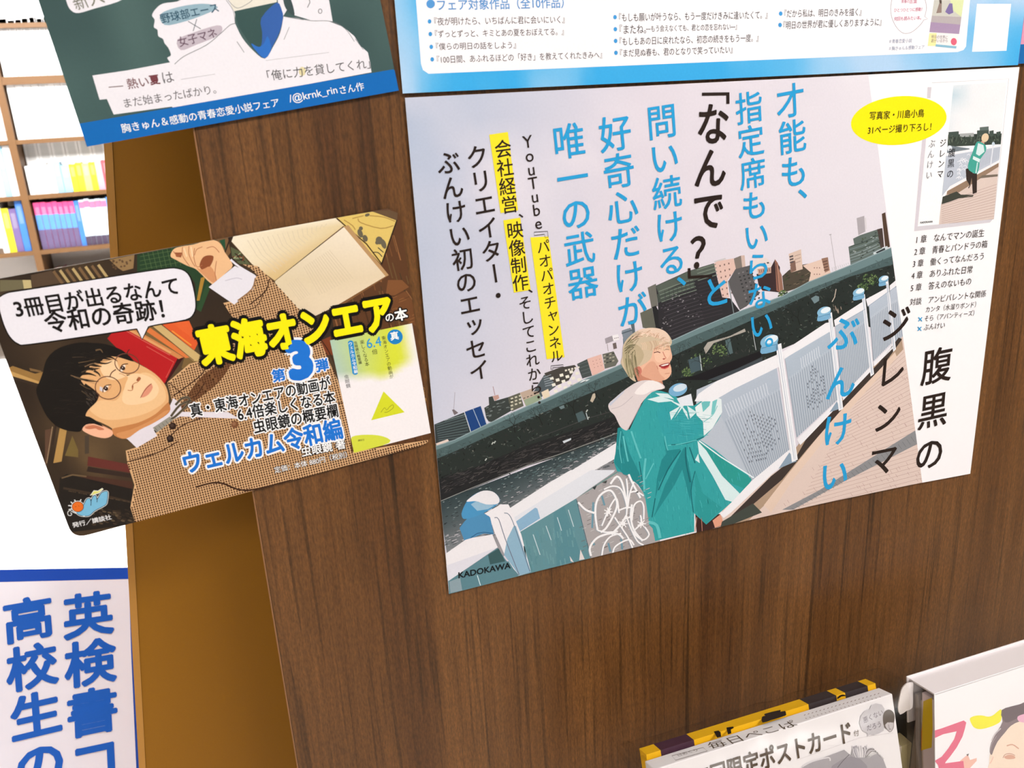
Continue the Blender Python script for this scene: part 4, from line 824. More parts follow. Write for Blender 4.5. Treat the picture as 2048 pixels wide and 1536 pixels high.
# ================= left card: person lying among books =================
CQ0 = [(-45.6, 565), (797.5, 413.5), (865, 885), (146, 1078)]
CQ = rrect(WALL, CQ0, .0065)
def convexq(q): return q
lc = thing('promo_card', 'rounded card with a bespectacled person in a checked jacket lying among books', 'card')
slab('sheet', CQ, .0007, WALL, mat('card_edge', (120, 110, 100), .5, .2, k=PK, noise=.02), lc)
bg = Ink(WALL, CQ)
m1, m2 = vnoise(21), vnoise(22)
bg.field(CQ0, 40, 26, lambda u, v: mixc(mixc((58, 44, 32), (112, 88, 58), (m1(u * 9, v * 7) - .25) * 1.3), (40, 30, 24), m2(u * 16, v * 5) * .6), 0)
p = bg.poly
# wood boards on the right
p([(640, 440), (797, 410), (866, 886), (700, 915)], (92, 58, 34), 1)
for k in range(150):
    x = 650 + R.random() * 200; y = 430 + R.random() * 440; l = R.uniform(12, 60)
    bg.line([(x, y), (x + l * .28, y + l)], R.uniform(.6, 3.0), R.choice([(122, 78, 44), (70, 44, 26), (146, 96, 58), (60, 52, 34), (104, 80, 48)]), 2)
p(Z('M', 580, 0, 700, 0, 760, 60, 640, 130, 560, 130), (126, 80, 46), 3); p(Z('M', 560, 180, 740, 90, 850, 260, 860, 420, 780, 370, 640, 300), (112, 70, 40), 3); bg.line(Z('M', 735, 92, 860, 270), 1.2, (150, 106, 66), 4)
for k in range(24): x = 560 + R.random() * 260; y = 150 + R.random() * 220; bg.line(Z('M', x, y, x + 40, y - 16), 1, R.choice([(146, 96, 56), (80, 50, 30)]), 4)
p(Z('M', 0, 520, 90, 480, 120, 640, 20, 640), (124, 62, 34), 3)
for k in range(18): a = R.random() * 6.28; bg.ell(z1('M', 905 + 24 * math.cos(a), 960 + 60 * math.sin(a)), 2.6, 3.2, 0, (176, 128, 66), 4, n=8, ring=.9)
# background items behind, left side
p(Z('I', 230, 0, 315, 0, 325, 80, 245, 90), (196, 178, 128), 3); p(Z('I', 0, 0, 230, 0, 245, 90, 0, 120), (112, 104, 78), 3)
p(Z('N', 135, 330, 225, 310, 290, 360, 140, 385), (84, 66, 50), 3)
for k in range(8): bg.line(Z('N', 235 + k * 28, 312 - k * 4, 275 + k * 28, 368 - k * 4), 5.5, (186, 160, 110) if k % 2 else (120, 92, 62), 3)
p(Z('N', 480, 262, 590, 240, 585, 300, 540, 312, 520, 300), (146, 116, 78), 3)
for k in range(16): bg.ell(z1('N', 490 + R.random() * 90, 262 + R.random() * 40), 2.4, 2, 0, (96, 72, 48), 4, n=7)
p(Z('I', 90, 900, 130, 880, 360, 960, 440, 940, 440, 1080, 350, 1030, 120, 960), (154, 116, 64), 3); p(Z('I', 100, 930, 400, 1040, 420, 1070, 110, 980), (196, 154, 92), 4); p(Z('I', 110, 985, 420, 1075, 440, 1110, 120, 1010), (58, 44, 34), 4)
p(Z('I', 300, 900, 420, 930, 430, 950, 310, 930), (126, 96, 60), 4)
p(Z('J', 380, 1260, 470, 1290, 420, 1536, 330, 1536), (172, 134, 76), 4); p(Z('K', 180, 30, 262, 60, 200, 440, 100, 460), (180, 140, 80), 4); p(Z('K', 330, 130, 400, 300, 400, 390, 240, 370), (116, 96, 52), 4)
p(Z('K', 0, 60, 90, 40, 60, 300, 20, 480, 0, 480), (92, 66, 50), 3); bg.line(Z('K', 90, 20, 20, 460), 2, (150, 124, 96), 4); bg.line(Z('K', 130, 0, 90, 240), 4, (54, 40, 32), 4)
p(Z('K', 480, 130, 530, 120, 530, 340, 480, 350), (74, 62, 50), 4)
p(Z('K', 520, 380, 1050, 480, 1050, 580, 510, 490), (100, 46, 40), 4); p(Z('K', 520, 500, 1050, 590, 1050, 640, 500, 560), (52, 38, 32), 4); p(Z('K', 420, 600, 1050, 680, 1055, 770, 440, 640), (72, 44, 34), 4)
p(Z('K', 180, 640, 260, 590, 1050, 770, 1060, 1200, 250, 1300, 160, 900), (34, 28, 24), 4); bg.line(Z('K', 220, 760, 800, 870, 1040, 930), 4, (62, 48, 36), 5); bg.line(Z('K', 200, 640, 330, 600, 500, 620), 3, (110, 88, 62), 5)
for k in range(60): x = 560 + R.random() * 490; y = 1010 + R.random() * 200; bg.ell(z1('K', x, y), 4.5, 1.8, 12, R.choice([(92, 76, 56), (64, 50, 38), (46, 36, 28)]), 6, n=9)
for k in range(50): x = 260 + R.random() * 780; bg.line(Z('K', x, 790 + (x - 260) * .18, x + 14, 794 + (x - 260) * .18), 1.2, (92, 74, 54), 6)
# green books
p(Z('L', -20, 315, 535, 208, 570, 330, 480, 560, 430, 720, 395, 700, 390, 520, 340, 440, 200, 405, -20, 450), (38, 64, 40), 5)
for k in range(12): bg.line(Z('L', 20 + k * 34, 300 - k * 6, 50 + k * 34, 420 - k * 4), .7, (92, 116, 70), 6)
for k in range(4): bg.line(Z('L', 0, 330 + k * 30, 330, 270 + k * 30), .7, (88, 110, 66), 6)
p(Z('L', 430, 480, 460, 470, 420, 640, 400, 640), (170, 128, 50), 6); p(Z('L', 470, 520, 500, 540, 430, 720, 400, 700), (44, 74, 44), 6)
p(Z('L', 535, 208, 620, 190, 640, 300, 620, 330, 570, 260), (120, 88, 56), 5); p(Z('L', 560, 215, 600, 205, 605, 290), (36, 78, 52), 6); bg.line(Z('L', 640, 190, 600, 300), 2.6, (40, 28, 22), 6)
p(Z('L', 640, 260, 700, 290, 780, 385, 700, 380, 650, 330), (90, 96, 66), 5)
for k in range(14): bg.line(Z('L', 645 + R.random() * 100, 280 + R.random() * 80, 665 + R.random() * 100, 290 + R.random() * 80), 1.6, R.choice([(160, 170, 130), (40, 40, 30), (120, 60, 40)]), 6)
# yellow cloth
p(Z('L', 1385, 55, 1640, 12, 1815, 45, 1815, 75, 1705, 385, 1560, 230, 1425, 100), (222, 192, 108), 5)
for q in [(1540, 60, 1560, 90, 1700, 130, 1790, 110), (1440, 70, 1500, 110, 1520, 140), (1620, 40, 1720, 50, 1800, 80), (1500, 60, 1580, 40)]: bg.line(Z('L', *q), 2, (176, 142, 74), 6, sm=3)
for (x, y, a, b) in [(1555, 165, 5, 9), (1590, 200, 5, 7), (1690, 215, 7, 8), (1720, 240, 5, 10), (1560, 130, 4, 4), (1605, 35, 5, 3), (1675, 230, 4, 4)]: bg.ell(z1('L', x, y), a, b, -20, (104, 96, 78), 6)
bg.line(Z('L', 1640, 300, 1680, 300, 1710, 330), 2, (84, 76, 60), 6, sm=3); bg.line(Z('L', 1680, 265, 1720, 300), 2, (84, 76, 60), 6)
p(Z('L', 1640, 10, 1760, -2, 1820, 20, 1815, 75), (100, 76, 54), 6); bg.line(Z('L', 1815, 70, 1705, 385), 2.6, (44, 28, 20), 7)
# open book
p(Z('L', 645, 225, 660, 185, 1380, 57, 1440, 110, 950, 500, 900, 470, 790, 385), [(242, 230, 208)] * 3 + [(226, 204, 160), (214, 184, 130), (220, 190, 140), (236, 220, 190)], 7)
p(Z('L', 950, 505, 1440, 120, 1735, 468, 1400, 670, 1130, 800), [(222, 204, 172), (240, 226, 206), (228, 208, 178), (232, 212, 184), (226, 204, 176)], 8)
p(Z('L', 1440, 120, 1470, 105, 1757, 460, 1735, 470), (186, 146, 100), 8); p(Z('L', 1735, 468, 1757, 462, 1440, 665, 1400, 668), (128, 88, 52), 9); bg.line(Z('L', 1390, 58, 1450, 112, 1600, 240, 1710, 385), 2.4, (66, 44, 28), 7)
bg.line(Z('L', 645, 225, 790, 385, 955, 505), 1.6, (96, 70, 44), 9)
for k in range(17):
    t = k / 16; a = (760 + t * 520, 235 - t * 130); b = (960 + t * 330, 440 - t * 340)
    bg.line(Z('L', 760 + t * 560, 215 - t * 120, 830 + t * 470, 330 - t * 210, 960 + t * 330, 440 - t * 330), 1.0, (216, 200, 174), 9)
for k in range(14): bg.line(Z('L', 1155 + k * 14, 400 - k * 9, 1270 + k * 18, 600 - k * 9), 1.0, (212, 194, 168), 9)
for k in range(6): bg.line(Z('L', 1040 + k * 14, 520 - k * 8, 1130 + k * 14, 640 - k * 8), 1.0, (214, 196, 170), 9)
# red and tan books
p(Z('I', 1100, 600, 1160, 520, 1290, 500, 1880, 790, 1690, 1065, 1500, 900, 1380, 830, 1200, 700), (182, 28, 32), 5)
bg.line(Z('I', 1500, 680, 1780, 840, 1700, 1000), 1.3, (208, 96, 84), 6); bg.line(Z('I', 1290, 520, 1500, 640, 1740, 770), 1.2, (214, 110, 96), 6); p(Z('I', 1820, 800, 1880, 795, 1700, 1070, 1685, 1060), (60, 22, 22), 6)
p(Z('I', 1290, 505, 1395, 490, 1880, 790, 1830, 810), (206, 134, 80), 6); p(Z('I', 1300, 510, 1340, 500, 1760, 740, 1740, 750), (222, 160, 104), 7)
p(Z('I', 1480, 560, 1510, 470, 1580, 460, 2048, 800, 2040, 1000, 1860, 900, 1890, 790), (120, 94, 56), 6); p(Z('I', 1490, 520, 1540, 490, 1960, 790, 1900, 800), (218, 120, 64), 7); p(Z('I', 1560, 470, 1640, 450, 2048, 770, 2030, 830, 1980, 830), (206, 174, 116), 7); bg.line(Z('I', 1560, 475, 1985, 825), 1.4, (90, 66, 40), 8)
p(Z('I', 1640, 440, 1740, 425, 2030, 640, 1990, 720), (222, 92, 44), 7); bg.line(Z('I', 1760, 520, 1960, 670), 2.4, (236, 150, 60), 8)
p(Z('N', 700, 545, 830, 530, 870, 620, 860, 640, 780, 560), (226, 100, 50), 6)
bg.build('printed_books', lc)
# jacket with houndstooth check
jk = Ink(WALL, CQ); p = jk.poly
COAT = Z('N', 980, 452, 1035, 440, 1130, 330, 1100, 300, 1065, 282, 1130, 290, 1240, 400, 1330, 500, 1400, 600, 1440, 700, 1500, 830, 1530, 960, 1542, 1106, 1898, 1050, 1895, 1068, 1560, 1160, 1000, 1310, 595, 1420, 572, 1350, 590, 1250, 560, 1160, 552, 1100, 600, 1085, 700, 1010, 760, 900, 735, 800, 830, 720, 900, 700, 950, 690, 990, 560, 1060, 560, 1010, 500)
p(COAT, (216, 172, 126), 10)
ci = 0
for i in range(-60, 170):
    for j in range(-60, 170):
        x = 330 + i * 5.0 + j * 1.2; y = 600 + j * 4.6 - i * 1.25
        if not (250 < x < 870 and 520 < y < 1060): continue
        if not pip(x, y, COAT): continue
        jk.poly([(x, y), (x + 2.6, y - .5), (x + 3.0, y + 1.2), (x + 4.2, y + 1.5), (x + 3.4, y + 2.9), (x + .6, y + 3.2)], (74, 42, 24), 11)
for (q, w) in [((1095, 460, 1165, 400, 1180, 350), 2.2), ((555, 1150, 690, 1110, 780, 1060), 2.0), ((600, 1080, 690, 1000, 760, 960), 1.2), ((740, 800, 840, 870, 900, 800), 1.6), ((900, 690, 890, 760, 760, 860), 2.2), ((1400, 600, 1440, 660, 1470, 720), 2), ((860, 1260, 960, 1240, 1080, 1275, 1280, 1230), 3.5), ((745, 1040, 800, 990, 900, 950), 2), ((1160, 400, 1120, 470, 1000, 500), 1.4), ((1270, 860, 1400, 900, 1560, 880), 1.6)]: jk.line(Z('N', *q), w, (60, 34, 20), 12, sm=4)
jk.poly(smoothp(Z('N', 760, 960, 820, 860, 900, 760, 1020, 700, 960, 800, 860, 880), 3), (120, 80, 50), 11)
for q, c in [((758, 992), (48, 30, 22)), ((1030, 985), (120, 76, 48)), ((747, 1048), (40, 26, 20))]: jk.ell(z1('N', *q), 7.2, 7.2, 0, c, 13); jk.ell(z1('N', q[0] - 3, q[1] - 3), 3.6, 3.6, 0, tuple(v + 26 for v in c), 14)
# shirt and ribbon tie
p(Z('N', 548, 1045, 730, 940, 760, 870, 790, 890, 800, 930, 1000, 930, 1050, 960, 790, 950, 700, 990, 675, 1010, 690, 1035, 600, 1088, 560, 1050), (228, 220, 230), 13)
p(Z('L', 485, 545, 670, 395, 820, 465, 800, 560, 665, 668), (230, 226, 236), 13); jk.line(Z('L', 640, 350, 700, 400, 810, 465), 4, (230, 226, 236), 13, sm=3)
jk.line(Z('L', 600, 500, 680, 480, 720, 490), 1.4, (196, 190, 206), 14, sm=3); jk.line(Z('L', 690, 640, 790, 560, 815, 480), 3, (150, 112, 80), 14, sm=3)
for q in [(770, 900, 800, 870, 830, 870, 820, 900, 770, 950, 750, 960), (750, 950, 790, 900, 840, 880)]: jk.line(Z('N', *q), 5, (120, 108, 88), 15, sm=3); jk.line(Z('N', *q), 2.2, (70, 60, 48), 16, sm=3)
p(Z('N', 670, 1000, 745, 950, 760, 965, 690, 1020), (150, 146, 136), 15)
for k in range(5): jk.line(Z('N', 680 + k * 16, 1000 - k * 10, 692 + k * 16, 1014 - k * 10), .9, (96, 92, 84), 16)
jk.build('printed_jacket', lc)
# hand and head
hd = Ink(WALL, CQ); p = hd.poly
SK = (236, 188, 142)
p(smoothp(Z('L', 215, 325, 240, 275, 300, 256, 380, 243, 450, 222, 520, 212, 570, 240, 600, 300, 655, 390, 600, 450, 535, 525, 490, 510, 440, 460, 390, 415, 330, 392, 250, 350), 3), SK, 12)
p(smoothp(Z('L', 420, 400, 440, 340, 480, 320, 520, 330, 500, 390, 460, 430), 3), (142, 78, 46), 13); p(smoothp(Z('L', 400, 410, 440, 420, 500, 400, 540, 480, 520, 515, 460, 470), 3), (214, 150, 104), 13)
for q in [(300, 262, 300, 320, 330, 370, 350, 395), (345, 255, 345, 310, 370, 370, 390, 400), (385, 270, 380, 330, 400, 400, 440, 390), (235, 290, 260, 320, 300, 310), (440, 260, 400, 280, 385, 320), (540, 360, 530, 440, 540, 500), (470, 270, 520, 260, 560, 300)]: hd.line(Z('L', *q), 1.3, (176, 108, 72), 14, sm=4)
p(Z('L', 245, 300, 300, 300, 290, 335, 255, 330), (150, 84, 52), 13); hd.line(Z('L', 310, 268, 330, 330), 3, (248, 212, 172), 14, sm=2); hd.line(Z('L', 360, 260, 372, 330), 3, (248, 212, 172), 14)
hd.build('printed_hand', lc); hd = Ink(WALL, CQ); p = hd.poly
FACE = smoothp(Z('J', 690, 1080, 640, 800, 560, 560, 700, 400, 900, 330, 1100, 330, 1250, 370, 1420, 450, 1600, 560, 1720, 690, 1765, 800, 1775, 920, 1740, 1010, 1600, 1140, 1400, 1260, 1230, 1390, 1080, 1350, 1050, 1260, 900, 1180), 3)
p(FACE, (230, 176, 122), 14)
p(smoothp(Z('J', 760, 1000, 900, 900, 1100, 900, 1200, 760, 1400, 560, 1560, 570, 1690, 700, 1740, 830, 1700, 940, 1500, 1060, 1250, 1130, 1000, 1150, 850, 1100), 4), (240, 194, 144), 15)
p(smoothp(Z('J', 900, 480, 1000, 400, 1100, 390, 1150, 500, 1250, 600, 1220, 700, 1180, 900, 1300, 960, 1560, 900, 1650, 760, 1560, 620, 1400, 560, 1290, 570, 1100, 640, 960, 600), 4), (248, 208, 164), 16)
p(smoothp(Z('J', 1050, 1270, 1200, 1230, 1400, 1180, 1600, 1080, 1730, 960, 1775, 930, 1785, 1050, 1600, 1180, 1400, 1280, 1225, 1392, 1085, 1352), 4), (196, 128, 76), 16); p(smoothp(Z('J', 1100, 1330, 1300, 1270, 1560, 1150, 1720, 1040, 1780, 1040, 1600, 1180, 1400, 1280, 1230, 1392), 3), (212, 146, 92), 17)
p(smoothp(Z('J', 670, 1270, 720, 1200, 820, 1190, 950, 1230, 1050, 1290, 1050, 1350, 960, 1385, 820, 1360, 710, 1310), 3), (244, 184, 152), 17)
p(smoothp(Z('J', 700, 1250, 800, 1215, 900, 1240, 950, 1275, 880, 1280, 840, 1260, 760, 1270), 3), (200, 120, 88), 18); hd.line(Z('J', 700, 1240, 830, 1190, 960, 1240, 1040, 1280), 1.2, (206, 136, 100), 18, sm=3)
# hair
HAIR = smoothp(Z('J', 170, 520, 210, 380, 320, 260, 470, 195, 640, 160, 800, 165, 950, 178, 1080, 215, 1190, 265, 1280, 340, 1330, 405, 1240, 380, 1120, 345, 1000, 335, 960, 350, 900, 410, 830, 420, 760, 470, 700, 560, 640, 610, 690, 700, 760, 740, 860, 800, 880, 850, 850, 920, 800, 970, 740, 1030, 710, 1100, 760, 1110, 860, 1170, 940, 1240, 820, 1200, 720, 1210, 670, 1260, 640, 1300, 560, 1300, 450, 1280, 330, 1225, 220, 1110, 150, 980, 100, 860, 80, 760, 130, 640), 2)
p(HAIR, (26, 21, 18), 19)
for (q, w) in [((700, 420, 820, 450, 920, 470), 9), ((690, 480, 800, 500, 890, 490), 8), ((640, 560, 760, 560, 850, 590), 7), ((760, 380, 900, 360, 1060, 380), 9), ((620, 620, 760, 650, 880, 660), 5), ((700, 700, 800, 760, 890, 830), 6), ((800, 400, 960, 430, 1050, 400), 5), ((940, 340, 1040, 350, 1120, 400), 6), ((820, 520, 880, 560, 900, 600), 5), ((700, 760, 800, 860, 840, 900), 7)]: hd.line(Z('J', *q), w, (34, 26, 20), 20, .8, sm=4)
for (q, w) in [((700, 470, 800, 430, 880, 440), 2.2), ((660, 540, 760, 510, 860, 540), 2), ((520, 580, 660, 620, 820, 640), 1.4), ((560, 600, 700, 650, 850, 690), 1.0), ((540, 350, 660, 345, 720, 352), 1.0), ((840, 260, 900, 250, 930, 290), 3.6), ((640, 690, 720, 740, 780, 760), 1.6), ((900, 400, 960, 390, 1040, 380), 1.4), ((780, 480, 860, 470), 1.5), ((660, 780, 760, 850), 2.2), ((720, 880, 790, 900), 2), ((620, 420, 740, 400, 830, 380), 1.6)]: hd.line(Z('J', *q), w, R.choice([(110, 86, 60), (132, 104, 76), (86, 70, 54)]), 21, w * .4, sm=4)
for k in range(70): x = 260 + R.random() * 560; y = 240 + R.random() * 900; hd.line(Z('J', x, y, x + 60, y - 14, x + 130, y + 6), .7, R.choice([(44, 36, 30), (14, 11, 10), (54, 44, 36)]), 21, .3, sm=2) if pip(*z1('J', x, y), HAIR) and pip(*z1('J', x + 130, y), HAIR) else None
for k in range(30): x = 700 + R.random() * 160; y = 780 + R.random() * 180; hd.line(Z('J', x, y, x + 30, y + 30), .8, (80, 70, 64), 21) if pip(*z1('J', x + 20, y + 20), HAIR) else None
# features
for (cx_, cy_, a) in [(972, 750, -50), (1190, 488, -50)]:
    q = z1('J', cx_, cy_); hd.ell(q, 7.5, 3.4, -58, (250, 232, 218), 20); hd.ell(q, 4.0, 4.6, -50, (46, 24, 18), 21); hd.ell((q[0] - .8, q[1] - 1), 1.1, 1.1, 0, (220, 200, 190), 22)
hd.line(Z('J', 932, 800, 940, 745, 975, 710, 1040, 700), 1.7, (70, 40, 28), 22, sm=3); hd.line(Z('J', 1150, 530, 1160, 480, 1190, 442, 1255, 432), 1.7, (70, 40, 28), 22, sm=3)
hd.line(Z('J', 990, 790, 1030, 740, 1042, 710), .8, (176, 110, 76), 22, sm=2)
hd.line(Z('J', 1225, 590, 1170, 560, 1140, 560), 1.1, (196, 130, 84), 22, sm=2); hd.line(Z('J', 1250, 770, 1290, 775, 1315, 760, 1310, 710, 1340, 680, 1380, 665, 1400, 625, 1380, 600), 1.3, (186, 112, 70), 22, sm=3); p(smoothp(Z('J', 1360, 640, 1395, 600, 1420, 620, 1390, 660), 2), (150, 84, 54), 22); p(smoothp(Z('J', 1302, 720, 1320, 705, 1322, 745, 1308, 760), 2), (150, 84, 54), 22)
p(smoothp(Z('J', 1425, 860, 1460, 770, 1510, 710, 1552, 688, 1570, 740, 1530, 810, 1480, 850), 3), (226, 150, 122), 21); hd.line(Z('J', 1415, 868, 1450, 800, 1500, 735, 1556, 686), 1.5, (150, 84, 60), 22, sm=3)
for (cx_, cy_, rx, ry) in [(998, 740, 25.5, 22.5), (1242, 430, 24.5, 19.5)]: hd.ell(z1('J', cx_, cy_), rx, ry, 12, (100, 58, 44), 23, n=40, ring=1.7); hd.ell(z1('J', cx_ - 3, cy_ - 4), rx, ry, 12, (206, 160, 140), 22, n=40, ring=.6)
hd.line(Z('J', 1022, 600, 1045, 545, 1100, 505), 2.0, (96, 54, 42), 23, sm=3); hd.line(Z('J', 880, 850, 850, 870), 2.2, (70, 40, 34), 23); hd.line(Z('J', 1240, 300, 1258, 262, 1275, 250), 1.6, (60, 40, 36), 23, sm=2)
p(Z('J', 895, 720, 930, 740, 925, 790, 890, 770), (214, 206, 214), 21)
hd.build('printed_person', lc)
# speech bubble
bb = Ink(WALL, CQ)
BUB = smoothp(Z('N', -8, 430, 30, 408, 100, 396, 400, 350, 700, 304, 780, 300, 826, 324, 848, 380, 860, 455, 850, 500, 815, 526, 700, 546, 652, 556), 3, False) + Z('N', 624, 612, 600, 566) + smoothp(Z('N', 600, 566, 400, 596, 130, 634, 80, 632, 42, 600, 15, 545, -4, 480), 3, False)
bb.poly(BUB, (238, 234, 244), 22); bb.line(BUB, 2.4, (16, 12, 12), 23, closed=True); bb.build('speech_bubble', lc)
# logo
lg = Ink(WALL, CQ); p = lg.poly
SH = smoothp(Z('K', 380, 1050, 440, 1030, 470, 960, 500, 900, 530, 885, 550, 900, 552, 930, 575, 870, 600, 850, 620, 870, 628, 900, 680, 820, 735, 800, 755, 820, 745, 920, 720, 965, 600, 1030, 540, 1085, 490, 1095, 420, 1085), 3)
lg.line(SH, 4.2, (240, 240, 240), 20, closed=True); lg.line(SH, 2.4, (20, 20, 24), 21, closed=True); p(SH, (122, 186, 220), 22)
lg.line(Z('K', 552, 972, 556, 930, 550, 900), 1.2, (20, 20, 24), 23); lg.line(Z('K', 626, 930, 628, 905, 622, 875), 1.2, (20, 20, 24), 23)
q = z1('K', 395, 985); lg.ell(q, 13.2, 12.0, 0, (240, 240, 240), 21); lg.ell(q, 12, 10.8, 0, (24, 20, 20), 22); lg.ell(q, 11, 9.8, 0, (228, 110, 34), 23)
lg.line(Z('K', 362, 988, 378, 982), .9, (110, 50, 20), 24); lg.line(Z('K', 402, 972, 414, 978), .9, (110, 50, 20), 24)
for (a, b, c_, d) in [(285, 1020, 330, 1010), (280, 970, 325, 975), (310, 925, 335, 950), (355, 900, 370, 928), (435, 895, 420, 925)]: lg.line(Z('K', a, b, c_, d), 2.0, (236, 236, 236), 21)
lg.line(Z('K', 330, 1045, 300, 1030, 275, 1050, 280, 1085, 310, 1090, 322, 1068, 305, 1058), 1.3, (236, 236, 236), 21, sm=4); lg.line(Z('K', 330, 1045, 400, 1075, 480, 1100), 1.6, (236, 236, 236), 21, sm=3)
P2 = Z('K', 545, 850, 590, 790, 640, 795, 690, 762, 702, 770, 650, 820, 590, 838); p(P2, (226, 222, 120), 21); lg.line(P2, 1.3, (240, 240, 240), 22, closed=True)
lg.build('publisher_logo', lc)
# small book on the card
sbq = Z('M', 85, 515, 785, 370, 945, 1305, 290, 1475)
sb = Ink(WALL, sbq); wn = vnoise(31)
sb.poly(sbq, (244, 238, 242), 22)
def sbf(u, v):
    e = .82 - .3 * abs(u - .5) ** 1.2 * 2 + .12 * (wn(u * 5, 3) - .5)
    g = mixc((178, 206, 186), (216, 222, 60), u * 1.3 + v * .2); g = mixc(g, (170, 190, 214), max(0, .35 - u) * 2 * v)
    t = max(0, (v - e) * 5); return mixc(mixc(g, (240, 236, 236), max(0, u - .8) * 6), (244, 238, 242), t)
def bil(q, u, v): return tuple((q[0][k] * (1 - u) + q[1][k] * u) * (1 - v) + (q[3][k] * (1 - u) + q[2][k] * u) * v for k in (0, 1))
sb.field([bil(sbq, 0, 0), bil(sbq, 1, 0), bil(sbq, 1, .45), bil(sbq, 0, .45)], 16, 14, sbf, 23)
sb.poly(smoothp(Z('M', 270, 1340, 400, 1320, 540, 1335, 590, 1390, 290, 1480, 280, 1420), 3), (214, 220, 70), 23)
sb.poly(Z('M', 542, 950, 722, 1128, 437, 1197), (214, 218, 44), 23); sb.line(Z('M', 520, 1130, 550, 1090, 570, 1110, 590, 1085, 620, 1065, 625, 1090, 580, 1125, 550, 1130), .8, (110, 110, 40), 24, sm=3)
sb.ell(z1('M', 640, 485), 15.5, 15, 0, (30, 130, 200), 24)
tq = z1('M', 262, 535); uq = z1('M', 300, 790); sb.line([tq, uq], 11, (36, 140, 206), 24); sb.ell(tq, 5.5, 4.5, 0, (36, 140, 206), 24); sb.ell(uq, 5.5, 4.5, 0, (36, 140, 206), 24)
sb.build('printed_book_cover', lc)
T = lambda body, a, b, c=(30, 28, 30), off=.004, **kw: vtext(WALL, lc, body, z1('M', *a), z1('M', *b), c, off, **kw)
T('真', (630, 440), (640, 512), (250, 250, 250), .02); T('東海オンエアの動画が', (540, 478), (612, 838)); T('楽しくなる本', (355, 512), (405, 735)); T('虫眼鏡の概要欄', (300, 522), (345, 718), off=.01); T('ウェルカム令和編', (257, 530), (308, 795), (250, 250, 250), .01); T('虫眼鏡', (222, 808), (244, 920)); T('倍', (465, 590), (470, 634))
htext(WALL, lc, '6.4', z1('M', 397, 545), z1('M', 522, 520), (50, 150, 210), .01, 1.1); htext(WALL, lc, '講談社', z1('M', 323, 1370), z1('M', 380, 1362), (40, 40, 40))
Hn = lambda body, a, b, c, off, **kw: htext(WALL, lc, body, z1('N', *a), z1('N', *b), c, off, **kw)
HB = (24, 18, 18)
Hn('3冊目が出るなんて', (62, 478), (782, 374), HB, .022, lv=27, wf=1.12); Hn('令和の奇跡！', (195, 540), (718, 476), HB, .022, lv=27, wf=1.12)
Hn('東海オンエア', (868, 648), (1722, 488), (253, 236, 10), .05, wf=1.25, outline=[((10, 8, 8), .14)], lv=28)
Hn('の', (1692, 520), (1728, 512), (250, 250, 250), .02, outline=[((10, 8, 8), .14)], lv=30); Hn('本', (1732, 508), (1788, 496), (250, 250, 250), .03, outline=[((10, 8, 8), .12)], lv=30)
WO = [((246, 246, 250), .11)]; BL2 = (30, 116, 214)
Hn('第', (1193, 774), (1252, 764), BL2, .04, outline=WO); Hn('3', (1258, 712), (1370, 692), BL2, .07, outline=[((246, 246, 250), .12)], lv=28); Hn('弾', (1382, 730), (1442, 720), BL2, .04, outline=WO)
Hn('真・東海オンエアの動画が', (834, 926), (1450, 800), (16, 14, 16), .024, wf=1.3, outline=WO); Hn('6.4倍楽しくなる本', (1042, 942), (1470, 862), (16, 14, 16), .024, wf=1.28, outline=WO); Hn('虫眼鏡の概要欄', (1112, 998), (1482, 922), (16, 14, 16), .024, wf=1.28, outline=WO)
Hn('ウェルカム令和編', (806, 1158), (1500, 1000), BL2, .035, wf=1.25, outline=WO)
Hn('虫眼鏡 著', (1322, 1107), (1515, 1068), (250, 248, 250), .02, wf=1.1, outline=[((30, 22, 18), .09)]); Hn('定価：本体 880円（税別）', (1204, 1186), (1522, 1116), (250, 246, 246), .01, wf=1.1, outline=[((40, 28, 22), .07)])
Hn('発行／講談社', (318, 1428), (488, 1390), (240, 238, 240), .015)
# ================= upper left drawn card =================
def quadup(bl, br, hh):
    a, b = WALL.uv(bl), WALL.uv(br); dx, dy = b[0] - a[0], b[1] - a[1]; L = math.hypot(dx, dy); nx, ny = -dy / L * hh, dx / L * hh
    return [topx(WALL.pt(a[0] + nx, a[1] + ny)), topx(WALL.pt(b[0] + nx, b[1] + ny)), br, bl]
UQ = quadup((174, 293.5), (797.5, 181), .18)
uc = thing('drawn_card', 'dark green hand-drawn card of a white uniform with a blue bottom strip', 'card')
slab('sheet', UQ, .0005, WALL, mat('card_green', (62, 86, 84), .5, .2, k=PK, noise=.03), uc)
ug = Ink(WALL, UQ); gn = vnoise(41)
ug.field([(UQ[0][0], UQ[0][1]), UQ[1], UQ[2], UQ[3]], 30, 34, lambda u, v: mixc((54, 78, 78), (76, 102, 100), gn(u * 8, v * 9)), 0)
p = ug.poly; WC = (238, 234, 242)
p(smoothp(Z('O', 130, -60, 150, 20, 175, 60, 215, 72, 300, 48, 430, 10, 500, -30), 3, False), WC, 2)
p(smoothp(Z('O', 720, 345, 705, 320, 725, 305, 710, 265, 690, 240, 680, 215, 655, 200, 650, 165, 630, 150, 635, 110, 620, 85, 640, 50, 680, 20, 760, 8, 830, -20, 1050, -40, 1070, 20), 3, False) + Z('O', 1080, 80, 1078, 130) + smoothp(Z('O', 1080, 130, 1120, 210, 1180, 280, 1245, 325, 1290, 260, 1330, 180, 1348, 90), 3, False) + Z('O', 1380, 95, 1500, 112, 1600, 118, 1680, 150, 1740, 200, 1775, 255, 1815, 290, 1828, 350, 1835, 400, 980, 560, 740, 602, 730, 590, 408, 634, 370, 548, 330, 552, 290, 418, 480, 390), WC, 2)
